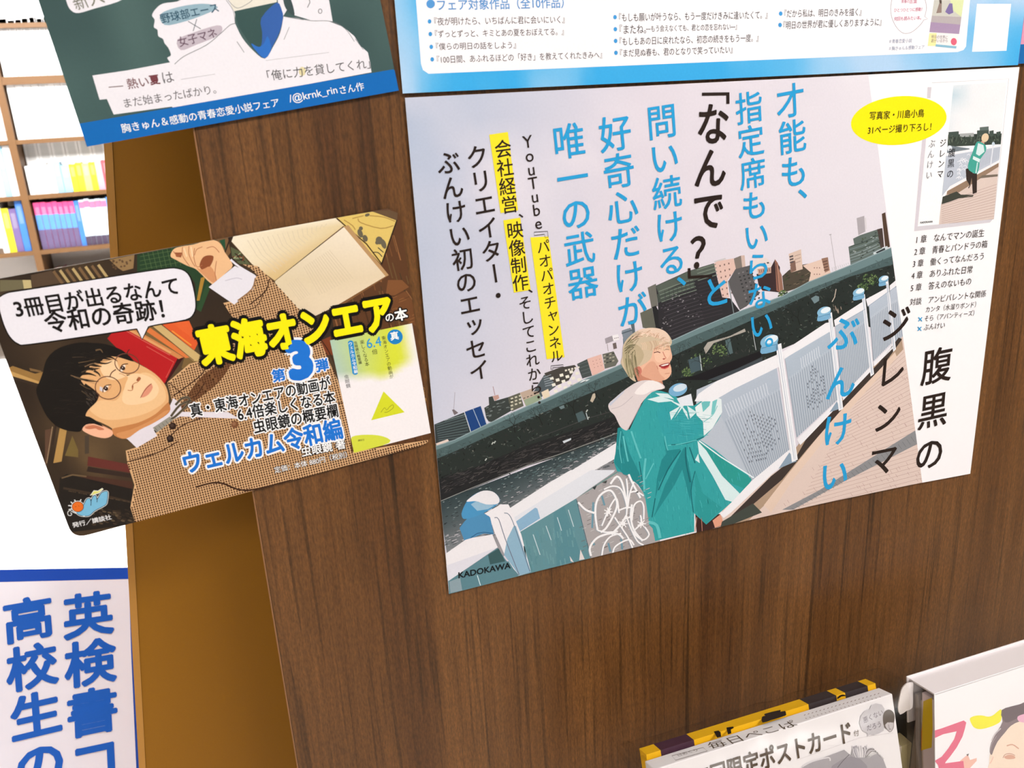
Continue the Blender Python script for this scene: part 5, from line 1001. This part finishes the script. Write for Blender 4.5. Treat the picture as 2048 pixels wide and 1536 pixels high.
p(Z('O', 1030, -60, 1060, 40, 1075, 62, 1310, 12, 1320, -60), (232, 226, 214), 2)
p(Z('O', 1075, 62, 1310, 12, 1345, 90, 1330, 170, 1245, 323, 1180, 270, 1100, 150), (54, 82, 80), 3)
p(smoothp(Z('O', 1225, 100, 1310, 14, 1340, 60, 1345, 100, 1325, 180, 1280, 270, 1245, 323, 1200, 285, 1225, 250, 1230, 180), 3), (52, 96, 170), 4); p(smoothp(Z('O', 1170, 240, 1210, 260, 1240, 240, 1260, 200, 1280, 270, 1245, 322, 1190, 275), 3), (46, 110, 196), 4)
p(Z('O', 1310, -60, 1500, -60, 1600, 0, 1620, 118, 1500, 112, 1410, 85, 1370, 50, 1345, 90, 1318, 20), WC, 3); p(smoothp(Z('O', 1345, -40, 1375, -30, 1400, 30, 1408, 88, 1370, 60, 1350, 20), 3), (60, 78, 80), 4)
p(smoothp(Z('O', 665, 80, 760, 40, 900, 20, 985, 40, 900, 85, 780, 125, 690, 138), 3), (150, 180, 196), 4); p(smoothp(Z('O', 760, 220, 850, 180, 980, 140, 1010, 160, 980, 200, 860, 250, 780, 278), 3), (196, 184, 196), 4)
LN = (120, 124, 128)
for q, w in [((745, 355, 800, 310, 920, 250, 1000, 185, 1050, 140, 1080, 130), 1.3), ((1080, 130, 1070, 60, 1030, 0), 1.0), ((1090, 230, 1130, 290), 1.2), ((1380, 150, 1350, 220), 1.0), ((1410, 95, 1500, 115, 1610, 118, 1690, 160, 1740, 230), 1.1), ((1345, 90, 1400, 100, 1460, 110), 1.2), ((1745, 215, 1790, 275), 1), ((1040, 0, 1090, 45, 1150, 20, 1175, 0), 1), ((1250, 335, 1600, 290), .5), ((780, 440, 970, 410), .5)]: ug.line(Z('O', *q), w, LN, 5, sm=4)
for q in [(380, 483, 460, 476)]: ug.line(Z('O', *q), 1.8, (120, 100, 100), 6)
ug.line(Z('O', 820, 118, 890, 160), 1.4, (90, 100, 108), 6); ug.line(Z('O', 868, 105, 848, 172), 1.4, (90, 100, 108), 6)
ug.ell(z1('O', 1551, 62), 3.6, 4.4, 0, (100, 100, 104), 6, ring=1.3); ug.line(Z('O', 1490, -10, 1494, 15, 1480, 42), 1.5, (100, 100, 104), 6)
ug.ell(z1('O', 1452, 395), 7, 9, 0, (226, 214, 170), 5)
ug.build('printed_drawing', uc)
st = Ink(WALL, UQ); st.poly(Z('O', 210, 686, 1955, 384, 2100, 480, 260, 830), (10, 104, 184), 6); st.build('blue_strip', uc)
U = lambda body, a, b, c, off=.0, **kw: htext(WALL, uc, body, z1('O', *a), z1('O', *b), c, off, lv=12, **kw)
GR = (112, 108, 112)
U('胸きゅん＆感動の青春恋愛小説フェア', (450, 712), (1322, 565), (250, 250, 250), .008); U('/@krnk_rin', (1380, 552), (1645, 500), (250, 250, 250), .006, wf=.95); U('さん作', (1660, 500), (1792, 476), (250, 250, 250), .006)
GR = (112, 108, 112)
U('熱い', (482, 466), (600, 448), (130, 92, 96), .01); U('夏', (606, 446), (662, 438), (120, 62, 70), .03); U('は', (678, 432), (738, 424), GR, 0); U('まだ始まったばかり。', (465, 572), (972, 492), GR); U('「俺に力を貸してくれ」', (1258, 420), (1826, 350), (96, 94, 96), 0)
U('野球部エース', (668, 105), (985, 40), (44, 84, 104), .012); U('女子マネ', (765, 235), (976, 178), (108, 84, 100), .008); U('新入', (185, 20), (345, -25), (120, 118, 104), .0)
# ================= top poster =================
wl, wr = WALL.uv((805.5, 187)), WALL.uv((2036, 130))
TQ = quadup((805.5, 187), (2036, 130), .257)
tp = thing('notice_poster', 'sky blue bordered poster listing ten book titles above the big poster', 'poster')
slab('sheet', TQ, .0004, WALL, WHITE, tp)
tg = Ink(WALL, TQ); cn, cn2 = vnoise(51), vnoise(52)
tg.field(TQ, 60, 44, lambda u, v: mixc((58, 170, 232), (178, 210, 242), (cn(u * 9, v * 7) * .65 + cn2(u * 22, v * 16) * .35 - .28) * 1.9), 0); tg.build('printed_sky', tp)
PQ = [(826, -120), (1946, -120), (1926, 103), (842, 148)]
ip = Ink(WALL, TQ)
ip.poly([(823, -150), (832, 0), (842, 128), (846, 140), (857, 147.5), (1400, 125), (1915, 104), (1927, 100), (1932, 93), (1940, 0), (1950, -150)], (248, 245, 250), 2)
ip.poly(Z('r', 1495, 45, 1897, 45, 1842, 597, 1437, 610), (250, 249, 252), 3)
ip.build('white_panel', tp)
BU = (64, 154, 220)
dt = Ink(WALL, TQ)
dt.ell(z1('P', 260, 25), 8.5, 8.8, 0, (84, 152, 216), 4)
for k, q in [('P', (253, 137)), ('P', (258, 218)), ('P', (264, 300)), ('P', (270, 380)), ('P', (1440, 110)), ('P', (1442, 187)), ('P', (1444, 262)), ('P', (1446, 338)), ('Q', (510, 86)), ('Q', (506, 158))]: dt.ell(z1(k, *q), 3.7, 4.4, 0, BU, 4)
dt.line(smoothp(Z('r', 500, -40, 480, 80, 490, 200, 540, 310, 600, 375, 660, 395, 740, 370, 830, 290, 868, 235), 3, False) + Z('r', 915, 222, 880, 195) + smoothp(Z('r', 880, 195, 900, 100, 890, 20, 870, -40), 3, False), .9, (176, 160, 168), 4)
dt.build('printed_marks', tp); dt = Ink(WALL, TQ)
sbk = Z('r', 1000, -60, 1350, -60, 1280, 400, 1250, 572, 915, 540)
dt.poly(Z('r', 990, 0, 1340, 0, 1285, 400, 935, 378), (206, 204, 196), 4); dt.poly(Z('r', 1180, 0, 1340, 0, 1310, 200, 1210, 120), (222, 230, 178), 5)
dt.poly(Z('r', 965, 185, 1310, 200, 1300, 300, 950, 270), (186, 176, 178), 5); dt.poly(Z('r', 950, 260, 1300, 290, 1283, 400, 935, 378), (172, 148, 180), 6)
dt.poly(Z('r', 1050, 40, 1080, 35, 1078, 150, 1015, 155), (150, 130, 122), 7); dt.poly(Z('r', 1170, 40, 1205, 40, 1215, 150, 1165, 170, 1120, 140), (128, 112, 166), 7); dt.poly(Z('r', 1050, 0, 1078, 0, 1080, 40, 1055, 40), (84, 70, 62), 7)
dt.poly(Z('r', 935, 378, 1280, 400, 1250, 572, 915, 540), (246, 240, 240), 5); dt.poly(Z('r', 935, 390, 1020, 390, 1010, 540, 915, 540), (246, 236, 170), 6); dt.poly(Z('r', 1010, 520, 1255, 545, 1250, 572, 1005, 548), (140, 190, 214), 6)
dt.ell(z1('r', 1222, 490), 6, 7.2, 0, (226, 104, 128), 7)
dt.build('printed_book_picture', tp)
Tt = lambda k, body, a, b, c=(84, 72, 74), off=0.0, wf=1.0, **kw: htext(WALL, tp, body, z1(k, *a) if k else a, z1(k, *b) if k else b, c, off, wf, lv=10, **kw)
Tt('P', 'フェア対象作品（全10作品）', (302, 32), (1112, 16), (92, 152, 214), .014, 1.0)
LW = 1.12
Tt('P', '『夜が明けたら、いちばんに君に会いにいく』', (284, 138), (1117, 124), wf=LW); Tt('P', '『ずっとずっと、キミとあの夏をおぼえてる。』', (288, 218), (1112, 202), wf=LW); Tt('P', '『僕らの明日の話をしよう』', (294, 298), (806, 288)); Tt('P', '『100日間、あふれるほどの「好き」を教えてくれたきみへ』', (300, 382), (1357, 350), wf=LW)
DK2 = (60, 50, 52)
Tt('', '『もしも願いが叶うなら、もう一度だけきみに逢いたくて。』', (1238, 35), (1535, 29.5), DK2, wf=1.3); Tt('', '『またね。', (1239, 59), (1292, 57.5), DK2, wf=1.2); Tt('', '―もう会えなくても、君との恋を忘れない―』', (1292, 57.5), (1474, 53), DK2, wf=1.3)
Tt('', '『もしもあの日に戻れたなら、初恋の続きをもう一度。』', (1239, 83), (1517, 75.5), DK2, wf=1.25); Tt('', '『まだ見ぬ春も、君のとなりで笑っていたい』', (1240, 106.5), (1465, 99), DK2, wf=1.2)
Tt('Q', '『だから私は、明日のきみを描く』', (533, 87), (1020, 75), DK2, wf=1.25); Tt('Q', '『明日の世界が君に優しくありますように』', (527, 160), (1147, 138), DK2, wf=1.25)
PKC = (214, 120, 150)
Tt('r', '言葉', (700, 14), (790, 12), PKC); Tt('r', '青春の', (605, 16), (700, 14), PKC); Tt('r', 'ひとつひとつに感動！', (520, 120), (850, 108), PKC, .01); Tt('r', '何回も読みたい本。', (520, 222), (838, 208), PKC, .01)
Tt('r', '＃青春恋愛小説', (460, 488), (728, 476), (150, 160, 186)); Tt('r', '＃胸きゅん＆感動フェア', (458, 572), (875, 552), (150, 160, 186))
Tt('r', '明日の世界に', (960, 432), (1150, 440), (120, 110, 120)); Tt('r', '君がいるから', (955, 480), (1150, 478), (120, 110, 120))
# sliver of a pink and blue card at the right edge
sr = thing('leaflet', 'pink and blue leaflet cut off at the right edge beside the notice poster', 'leaflet')
a1, b1 = WALL.uv((2036.6, 127.5)), WALL.uv((2048, 126.8))
ang = math.radians(-.3); U0 = Vector(a1)
def lp(x, y): return topx(WALL.pt(U0.x + x * math.cos(ang) - y * math.sin(ang), U0.y + x * math.sin(ang) + y * math.cos(ang)))
RQ = [lp(0, .148), lp(.105, .148), lp(.105, 0), lp(0, 0)]
slab('sheet', RQ, .0004, WALL, mat('leaflet_pink', (226, 150, 180), .5, .2, k=PK, noise=.03), sr)
rg = Ink(WALL, RQ); rg.poly([lp(0, .0105), lp(.105, .0105), lp(.105, 0), lp(0, 0)], (26, 104, 172), 2); rg.build('blue_strip', sr)
# ================= day calendar in a clear sleeve, bottom =================
def rack(px, y, th):
    P0 = EYE + ray(px) * ((y) / ray(px).y); t = math.radians(th)
    return P0, Vector((1, 0, 0)), Vector((0, -math.sin(t), -math.cos(t))), Vector((0, math.cos(t), -math.sin(t)))   # corner, right, down, into the rack
def obox(name, P, xa, da, ia, x0, x1, d0, d1, i0, i1, material, parent, bev=.0):
    import bmesh
    bm = bmesh.new(); bmesh.ops.create_cube(bm, size=1)
    for v in bm.verts: v.co = P + xa * ((x0 + x1) / 2 + v.co.x * (x1 - x0)) + da * ((d0 + d1) / 2 + v.co.y * (d1 - d0)) + ia * ((i0 + i1) / 2 + v.co.z * (i1 - i0))
    bmesh.ops.recalc_face_normals(bm, faces=bm.faces[:])
    if bev: bmesh.ops.bevel(bm, geom=bm.edges[:], offset=bev, segments=3, affect='EDGES', profile=.5)
    me = bpy.data.meshes.new(name); bm.to_mesh(me); bm.free(); me.materials.append(material)
    o = bpy.data.objects.new(name, me); COL.objects.link(o); o.parent = parent; return o
def film(name, alpha, tint=(1, 1, 1)):
    m = bpy.data.materials.new(name); m.use_nodes = True; nt = m.node_tree; L = nt.links; nt.nodes.remove(nt.nodes['Principled BSDF']); out = nt.nodes['Material Output']
    tr = nt.nodes.new('ShaderNodeBsdfTransparent'); tr.inputs[0].default_value = (*tint, 1); g = nt.nodes.new('ShaderNodeBsdfGlossy'); g.inputs['Roughness'].default_value = .2
    fr = nt.nodes.new('ShaderNodeLayerWeight'); fr.inputs[0].default_value = .5; pw = nt.nodes.new('ShaderNodeMath'); pw.operation = 'POWER'; pw.inputs[1].default_value = 4
    L.new(fr.outputs['Facing'], pw.inputs[0]); ad = nt.nodes.new('ShaderNodeMath'); ad.operation = 'MULTIPLY_ADD'; ad.inputs[1].default_value = .25; ad.inputs[2].default_value = alpha
    L.new(pw.outputs[0], ad.inputs[0]); mx = nt.nodes.new('ShaderNodeMixShader'); L.new(ad.outputs[0], mx.inputs[0]); L.new(tr.outputs[0], mx.inputs[1]); L.new(g.outputs[0], mx.inputs[2]); L.new(mx.outputs[0], out.inputs[0])
    return m
FILM = film('clear_film', .012, (.93, .92, .90))
PAPERC = mat('calendar_paper', (248, 244, 250), .5, .2, k=PK, noise=.01)
PT, xa, da, ia = rack((1786, 1388), .322, 17)
NRM = -ia
CP = Plane(PT, NRM, xa)
cal = thing('day_calendar', 'white day calendar in a clear sleeve with a yellow and black bound top', 'calendar')
wl_ = CP.uv((1322, 1533))[0] - .004
HH = .19
obox('page_block', PT, xa, da, ia, wl_, 0, 0, HH, .0004, .0115, PAPERC, cal, .0006)
TPl = Plane(PT + ia * .0, -da, xa)      # plane of the top face
bd = thing  # (bound back board below)
YB = mat('board_yellow', (255, 196, 30), .4, .3, k=PK, noise=.03); KB = mat('board_black', (52, 46, 50), .4, .35, noise=.2, nscale=200)
# bound board: pieces of yellow and black along its top
BPt = PT + ia * .0135 - da * .002
u0 = wl_ - .003
def bx_(px): # position along the board for a photo pixel
    v = ray(px); pl = Plane(BPt - da * .0, -ia, xa); q = pl.at(px); return (q - BPt).dot(xa)
cuts = [(1294, 1520), (1321, 1500), (1387, 1475), (1616, 1403), (1672, 1388), (1735, 1372), (1751, 1368)]
xs = [bx_(c) for c in cuts]
cols = [YB, KB, YB, KB, YB]
segs = [(xs[0], xs[1], YB), (xs[1], xs[2], mat('board_plum', (72, 44, 62), .4, .35, noise=.3, nscale=150)), (xs[2], xs[3], YB), (xs[3], xs[4] , KB), (xs[4], xs[4] + (xs[5] - xs[4]) * .28, YB), (xs[4] + (xs[5] - xs[4]) * .28, xs[5], KB), (xs[5], xs[6], YB)]
for a, b, m_ in segs:
    o = obox('board_stripe', BPt, xa, da, ia, a, b, 0, .17, 0, .0085, m_, cal, 0)
    o['label'] = 'yellow band of the bound board' if m_ is YB else 'black band of the bound board'
# black marks on the top of the yellow board
BTP = Plane(BPt, -da, xa); bm_ = Ink(BTP)
bm_.poly(smoothp(Z('T', 1455, 530, 1490, 520, 1480, 500, 1640, 460, 1640, 480, 1690, 470, 1700, 500, 1690, 520, 1560, 560, 1460, 590), 2), (54, 48, 46), 1)
bm_.poly(Z('T', 960, 680, 1010, 670, 1030, 690, 1035, 735, 995, 745), (40, 34, 32), 1); bm_.poly(Z('T', 1090, 640, 1160, 630, 1165, 645, 1135, 660, 1140, 700, 1105, 710), (40, 34, 32), 1)
bm_.poly(smoothp(Z('U', 550, 500, 590, 455, 640, 440, 685, 455, 680, 465, 620, 470, 575, 500), 2), (40, 34, 32), 1)
bm_.build('printed_marks', cal)
# writing on the page-block top
TFP = Plane(PT, -da, xa)
tf = Ink(TFP); tf.line(Z('T', 530, 930, 850, 845, 895, 880, 570, 975), .9, (120, 108, 104), 2, closed=True)
for k in range(20):
    x = 60 + k * 58; q = z1('U', x, 770 - x * .29); tf.line([q, (q[0] + 2.6, q[1] - 2.0)], 1.2, (150, 130, 128), 2)
    q = z1('U', x + 20, 815 - (x + 20) * .29); tf.line([q, (q[0] + 2.8, q[1] + 1.0)], 1.0, (160, 140, 138), 2)
tf.build('printed_marks', cal)
htext(TFP, cal, '日めくり', z1('T', 590, 925), z1('T', 790, 868), (130, 118, 114), 0, lv=3)
htext(TFP, cal, '毎日ぺこぱ', z1('T', 905, 835), z1('T', 1800, 590), (96, 80, 66), .0, wf=.8, lv=3)
# front print
fp = Ink(CP, [topx(CP.pt(wl_, 0)), topx(CP.pt(0, 0)), topx(CP.pt(0, -HH)), topx(CP.pt(wl_, -HH))])
fp.poly(Z('U', 885, 870, 905, 760, 960, 690, 1040, 655, 1060, 600, 1130, 572, 1220, 590, 1260, 650, 1250, 980, 1180, 1020, 1100, 1045, 1040, 1040, 1010, 1065, 1005, 1020, 930, 980), (206, 202, 210), 1)
fp.poly(smoothp(Z('U', 1235, 770, 1260, 700, 1320, 665, 1380, 690, 1412, 760, 1400, 870, 1395, 940, 1350, 1000, 1300, 960, 1260, 930, 1240, 860), 3), (120, 110, 108), 2)
fp.poly(smoothp(Z('U', 1270, 850, 1330, 860, 1385, 850, 1390, 920, 1350, 995, 1300, 955, 1275, 910), 3), (206, 200, 206), 3); fp.poly(smoothp(Z('U', 1240, 760, 1270, 690, 1330, 668, 1395, 710, 1408, 830, 1370, 860, 1330, 840, 1290, 870, 1250, 900), 3), (104, 94, 88), 4)
fp.line(Z('U', 1320, 890, 1330, 940, 1345, 950), 1, (140, 130, 134), 5); fp.line(Z('U', 1325, 960, 1360, 958), 1, (120, 110, 114), 5)
fp.line(Z('U', 1390, 1010, 1000, 1065, 880, 1090, 0, 1400), .8, (226, 220, 226), 1)
fp.poly(Z('U', 30, 1536, 100, 1470, 300, 1400, 660, 1265, 760, 1350, 790, 1220, 850, 1200, 870, 1330, 960, 1290, 1000, 1180, 980, 1340, 1150, 1330, 1240, 1400, 1290, 1536, 1240, 1600, 30, 1600), (176, 172, 180), 1)
fp.poly(Z('U', 480, 1500, 640, 1400, 760, 1360, 900, 1400, 1000, 1500, 1010, 1600, 440, 1600), (158, 154, 164), 2)
for k in range(26):
    a = k / 26; fp.line(Z('U', 950 + a * 80, 1380, 1000 + a * 160, 1260 + a * 60, 1080 + a * 180, 1230 + a * 180), 1.4, R.choice([(190, 186, 194), (120, 112, 112), (214, 210, 216), (240, 238, 242)]), 3, sm=3)
for k in range(16): fp.line(Z('U', 780 + k * 14, 1200 + R.random() * 60, 800 + k * 13, 1300, 840 + k * 9, 1380), 1.6, R.choice([(200, 196, 206), (150, 146, 156), (236, 232, 238)]), 3, sm=2)
fp.line(Z('U', 30, 1520, 180, 1440, 420, 1380, 450, 1430), 2.4, (232, 228, 236), 3, sm=3); fp.line(Z('U', 560, 1530, 640, 1430, 740, 1330), 1.2, (110, 104, 112), 3, sm=3)
fp.build('printed_portrait', cal)
htext(CP, cal, '初回限定ポストカード', (1387, 1563), z1('U', 762, 985), (92, 76, 62), .024, wf=1.28, lv=6)
htext(CP, cal, '付', z1('U', 805, 1025), z1('U', 880, 1005), (130, 116, 108), .0, lv=6)
htext(CP, cal, '悪くない', z1('U', 945, 830), z1('U', 1232, 700), (120, 110, 118), .0, wf=1.1, lv=6); htext(CP, cal, 'だろう', z1('U', 1000, 945), z1('U', 1205, 880), (110, 100, 108), .0, wf=1.1, lv=6)
# clear sleeve: crumpled film round the calendar
def sheetfilm(name, grid, parent):
    n, m_ = len(grid), len(grid[0]); vs = [q for r in grid for q in r]
    fs = [(i * m_ + j, i * m_ + j + 1, (i + 1) * m_ + j + 1, (i + 1) * m_ + j) for i in range(n - 1) for j in range(m_ - 1)]
    return newmesh(name, vs, fs, FILM, parent, smooth=True)
fn = vnoise(77)
g = []
for i in range(9):
    rr_ = []
    for j in range(41):
        t = j / 40; x = wl_ - .009 + t * (-wl_ + .018); s_ = i / 8
        dep = .0245 - .0262 * s_; up = .0035 + .0030 * fn(t * 14, s_ * 3) + (.002 if .02 < s_ < .5 else 0)
        rr_.append(PT + xa * x + ia * dep - da * up)
    g.append(rr_)
for i in range(1, 5):
    g.append([PT + xa * (wl_ - .009 + j / 40 * (-wl_ + .018)) - ia * (.0018 + .0008 * fn(j * .3, i)) + da * (.0 + i * .045) for j in range(41)])
sheetfilm('clear_sleeve', g, cal)
for sx, xx in ((-1, wl_ - .009), (1, .009)):
    g = [[PT + xa * (xx + sx * (.0030 * fn(i * .9 + sx, j * .8) - .001 - (.004 if (sx > 0 and i == 0) else 0) * j / 6)) + ia * (-.0018 + .0262 * j / 6) + da * (-.006 + i * .018) for j in range(7)] for i in range(11)]
    sheetfilm('sleeve_side', g, cal)
# crumpled corners that rise above the sleeve
for base, sx in ((wl_, -1), (0.0, 1)):
    g = []
    for i in range(5):
        g.append([PT + xa * (base + sx * (.000 + .011 * i / 4 + .002 * fn(i * 1.3, j * .9))) + ia * (.004 + .020 * j / 6) - da * (.002 + .0055 * (j / 6) * (1 - .6 * abs(i / 4 - .6)) + .003 * fn(i, j * 1.7)) for j in range(7)])
    sheetfilm('sleeve_corner', g, cal)
# ================= magazine in a white-topped case, right =================
MT, xm_, dm_, im_ = rack((1867.5, 1388.5), .325, 8)
MP = Plane(MT, -im_, xm_)
mg = thing('boxed_magazine', 'white topped magazine in a clear case, yellow patch and pink lettering on it', 'magazine')
CASEW = mat('case_white', (246, 238, 240), .4, .35, k=PK, noise=.01)
TFm = Plane(MT, -dm_, xm_)
def tdepth(px): q = TFm.at(px); return (q - MT).dot(xm_), (q - MT).dot(im_)
wx, dpt = tdepth((1827, 1369)); DPT = max(.02, min(.05, dpt)); print('case depth', dpt, wx)
WM = .14; HM = .24
xL = 0.0
# white top card folded over the front
obox('top_card', MT, xm_, dm_, im_, xL + .0005, WM, 0, .0012, .0, DPT, CASEW, mg, .0004)
obox('top_card_back', MT, xm_, dm_, im_, xL - .001, WM, -.0015, .03, DPT, DPT + .0012, CASEW, mg, .0004)
obox('front_card', MT, xm_, dm_, im_, xL + .0005, WM, 0, HM, .0, .0008, mat('magazine_cover', (252, 248, 251), .35, .3, k=.83, noise=.01), mg, .0003)
obox('page_block', MT, xm_, dm_, im_, xL + .003, WM - .001, .012, HM - .002, .0035, DPT - .004, mat('magazine_pages', (206, 192, 178), .7, .2, noise=.2, nscale=900), mg)
for k, (i0, c) in enumerate([(.0075, (196, 190, 180)), (.0135, (150, 140, 134)), (.019, (190, 182, 178))]):
    if i0 < DPT - .003: obox('inner_sheet', MT, xm_, dm_, im_, xL + .0012 - k * .0004, WM - .002, .006 + k * .002, HM - .002, i0, i0 + .0022, mat('inner_sheet_%d' % k, c, .6, .2, noise=.1, nscale=400), mg)
CF = film('case_film', .06, (.95, .94, .93))
o = obox('case_side', MT, xm_, dm_, im_, xL - .0012, xL - .0004, -.001, HM, -.0006, DPT + .001, CF, mg, .0)
o = obox('case_front', MT, xm_, dm_, im_, xL - .0012, WM, -.001, HM, -.0014, -.0009, film('case_film_front', .0, (.99, .99, .99)), mg, .0)
SPm = Plane(MT + xm_ * (xL + .0010), -xm_, im_ * -1)
obox('spine', MT, xm_, dm_, im_, xL + .0010, WM - .002, .0045, HM - .002, .0010, DPT * .52, mat('magazine_spine', (250, 232, 236), .4, .3, k=PK, noise=.02), mg, .0003)
sd = Ink(SPm); sd.poly(Z('W', 400, 735, 505, 690, 512, 1060, 500, 1290, 375, 1325, 385, 1040), (252, 214, 36), 2); sd.poly(Z('W', 375, 1100, 388, 1000, 380, 1330, 372, 1330), (226, 150, 60), 3); sd.build('printed_spine', mg)
# white ear of the case on the left
EP = Plane(MT + im_ * (DPT * .8), Vector((-.25, -1, .2)), (1, 0, -.05))
slab('side_flap', smoothp(Z('W', 98, 815, 112, 720, 135, 610, 165, 555, 210, 520, 262, 512, 282, 530, 276, 640, 270, 810, 200, 850, 122, 895), 2), .0008, EP, CASEW, mg)
# print
FQ = [topx(MP.pt(xL + .0005, 0)), topx(MP.pt(WM, 0)), topx(MP.pt(WM, -HM)), topx(MP.pt(xL + .0005, -HM))]
mk = Ink(MP, FQ, base=5e-5); p = mk.poly
p(Z('W', 400, 720, 515, 700, 500, 1060, 512, 1060, 525, 1270, 375, 1325, 385, 1040), (252, 226, 40), 1); p(Z('W', 400, 730, 512, 705, 500, 1000, 388, 1010), (228, 188, 66), 2)
p(smoothp(Z('W', 960, 940, 1020, 910, 1100, 905, 1180, 920, 1240, 900, 1300, 850, 1336, 838, 1334, 960, 1280, 1010, 1180, 1050, 1080, 1070, 1010, 1050, 975, 1000), 3), (252, 244, 90), 1)
p(Z('W', 505, 1095, 620, 1060, 885, 965, 915, 990, 900, 1060, 870, 1160, 800, 1290, 720, 1400, 670, 1460, 660, 1480, 880, 1450, 890, 1536, 860, 1600, 600, 1600, 575, 1500, 535, 1450, 620, 1400, 700, 1300, 770, 1190, 800, 1095, 640, 1130, 508, 1190), (236, 128, 152), 3)
p(Z('W', 840, 1450, 900, 1400, 945, 1365, 940, 1390, 960, 1440, 1040, 1415, 1040, 1450, 960, 1536, 880, 1600, 700, 1600, 880, 1480), (250, 200, 186), 2); p(Z('W', 915, 1375, 948, 1362, 935, 1395), (120, 110, 110), 4)
FC = smoothp(Z('W', 1210, 1600, 1190, 1480, 1200, 1360, 1240, 1280, 1340, 1130, 1420, 1040, 1520, 980, 1640, 960, 1700, 1100, 1700, 1600), 2)
p(FC, (254, 232, 214), 2)
p(smoothp(Z('W', 1340, 840, 1450, 800, 1560, 770, 1700, 730, 1700, 960, 1560, 975, 1450, 1030, 1380, 1110, 1290, 1220, 1240, 1330, 1220, 1380, 1195, 1340, 1215, 1230, 1290, 1090, 1350, 980), 2), (150, 136, 140), 3)
p(smoothp(Z('W', 1340, 840, 1560, 770, 1700, 735, 1700, 880, 1560, 920, 1420, 990, 1360, 960), 2), (128, 116, 120), 4); p(smoothp(Z('W', 1530, 920, 1600, 890, 1700, 880, 1700, 985, 1600, 990, 1540, 970), 2), (244, 190, 214), 5)
mk.line(Z('W', 1220, 1210, 1260, 1130, 1330, 1060), 2.5, (216, 206, 210), 5, sm=3); mk.line(Z('W', 1200, 1340, 1220, 1250, 1280, 1150), 1.2, (180, 168, 172), 5, sm=3)
mk.line(Z('W', 1400, 1270, 1470, 1255, 1545, 1305), 2.4, (226, 178, 158), 4, sm=3); p(smoothp(Z('W', 1370, 1400, 1430, 1375, 1490, 1390, 1500, 1420, 1440, 1430, 1390, 1425), 3), (230, 180, 160), 4); mk.line(Z('W', 1355, 1415, 1380, 1375, 1440, 1362, 1500, 1385), 1.2, (200, 146, 130), 5, sm=3)
mk.line(Z('W', 1195, 1480, 1215, 1460, 1240, 1400), 2.0, (250, 206, 190), 4, sm=2)
mk.build('printed_cover', mg)
# ================= black filler box standing in for the dark gap, and pale booklet =================
GT = EYE + ray((1803, 1440)) * (.352 / ray((1803, 1440)).y)
bk_ = thing('gap_filler', 'black filler standing in for the dark gap between the calendar and the boxed magazine', 'box')
x0, x1 = GT.x - .004, GT.x + .012
boxmesh('filler_body', x0, x1, .352, .3585, GT.z - .22, GT.z + .001, mat('filler_black', (10, 8, 8), .6, .2, noise=.1), bk_, .0006)
boxmesh('filler_top', x0 - .0004, x1 + .0004, .3515, .359, GT.z + .001, GT.z + .004, mat('filler_black', (10, 8, 8)), bk_, .0004)
ST = EYE + ray((1808, 1496)) * (.340 / ray((1808, 1478.5)).y)
st_ = thing('booklet', 'pale beige booklet standing in front of the black filler, left of the magazine', 'booklet')
XA = (EYE + ray((1794, 1480)) * (.340 / ray((1794, 1480)).y)).x; XB = (EYE + ray((1826, 1480)) * (.340 / ray((1826, 1480)).y)).x
mid = XA + (XB - XA) * .36
boxmesh('cover', XA, mid, .340, .351, ST.z - .16, ST.z, mat('booklet_pale', (196, 184, 170), .6, .2, noise=.05), st_, .0004)
boxmesh('page_block', mid, XB, .3405, .351, ST.z - .16, ST.z - .0004, mat('booklet_beige', (168, 156, 118), .6, .2, noise=.1, nscale=120), st_, .0004)
# the wire rack they all stand in
bpy.data.objects.remove(_ob)
for o in [o for o in COL.objects if o.type == 'EMPTY' and o.parent is None]: rebase(o)
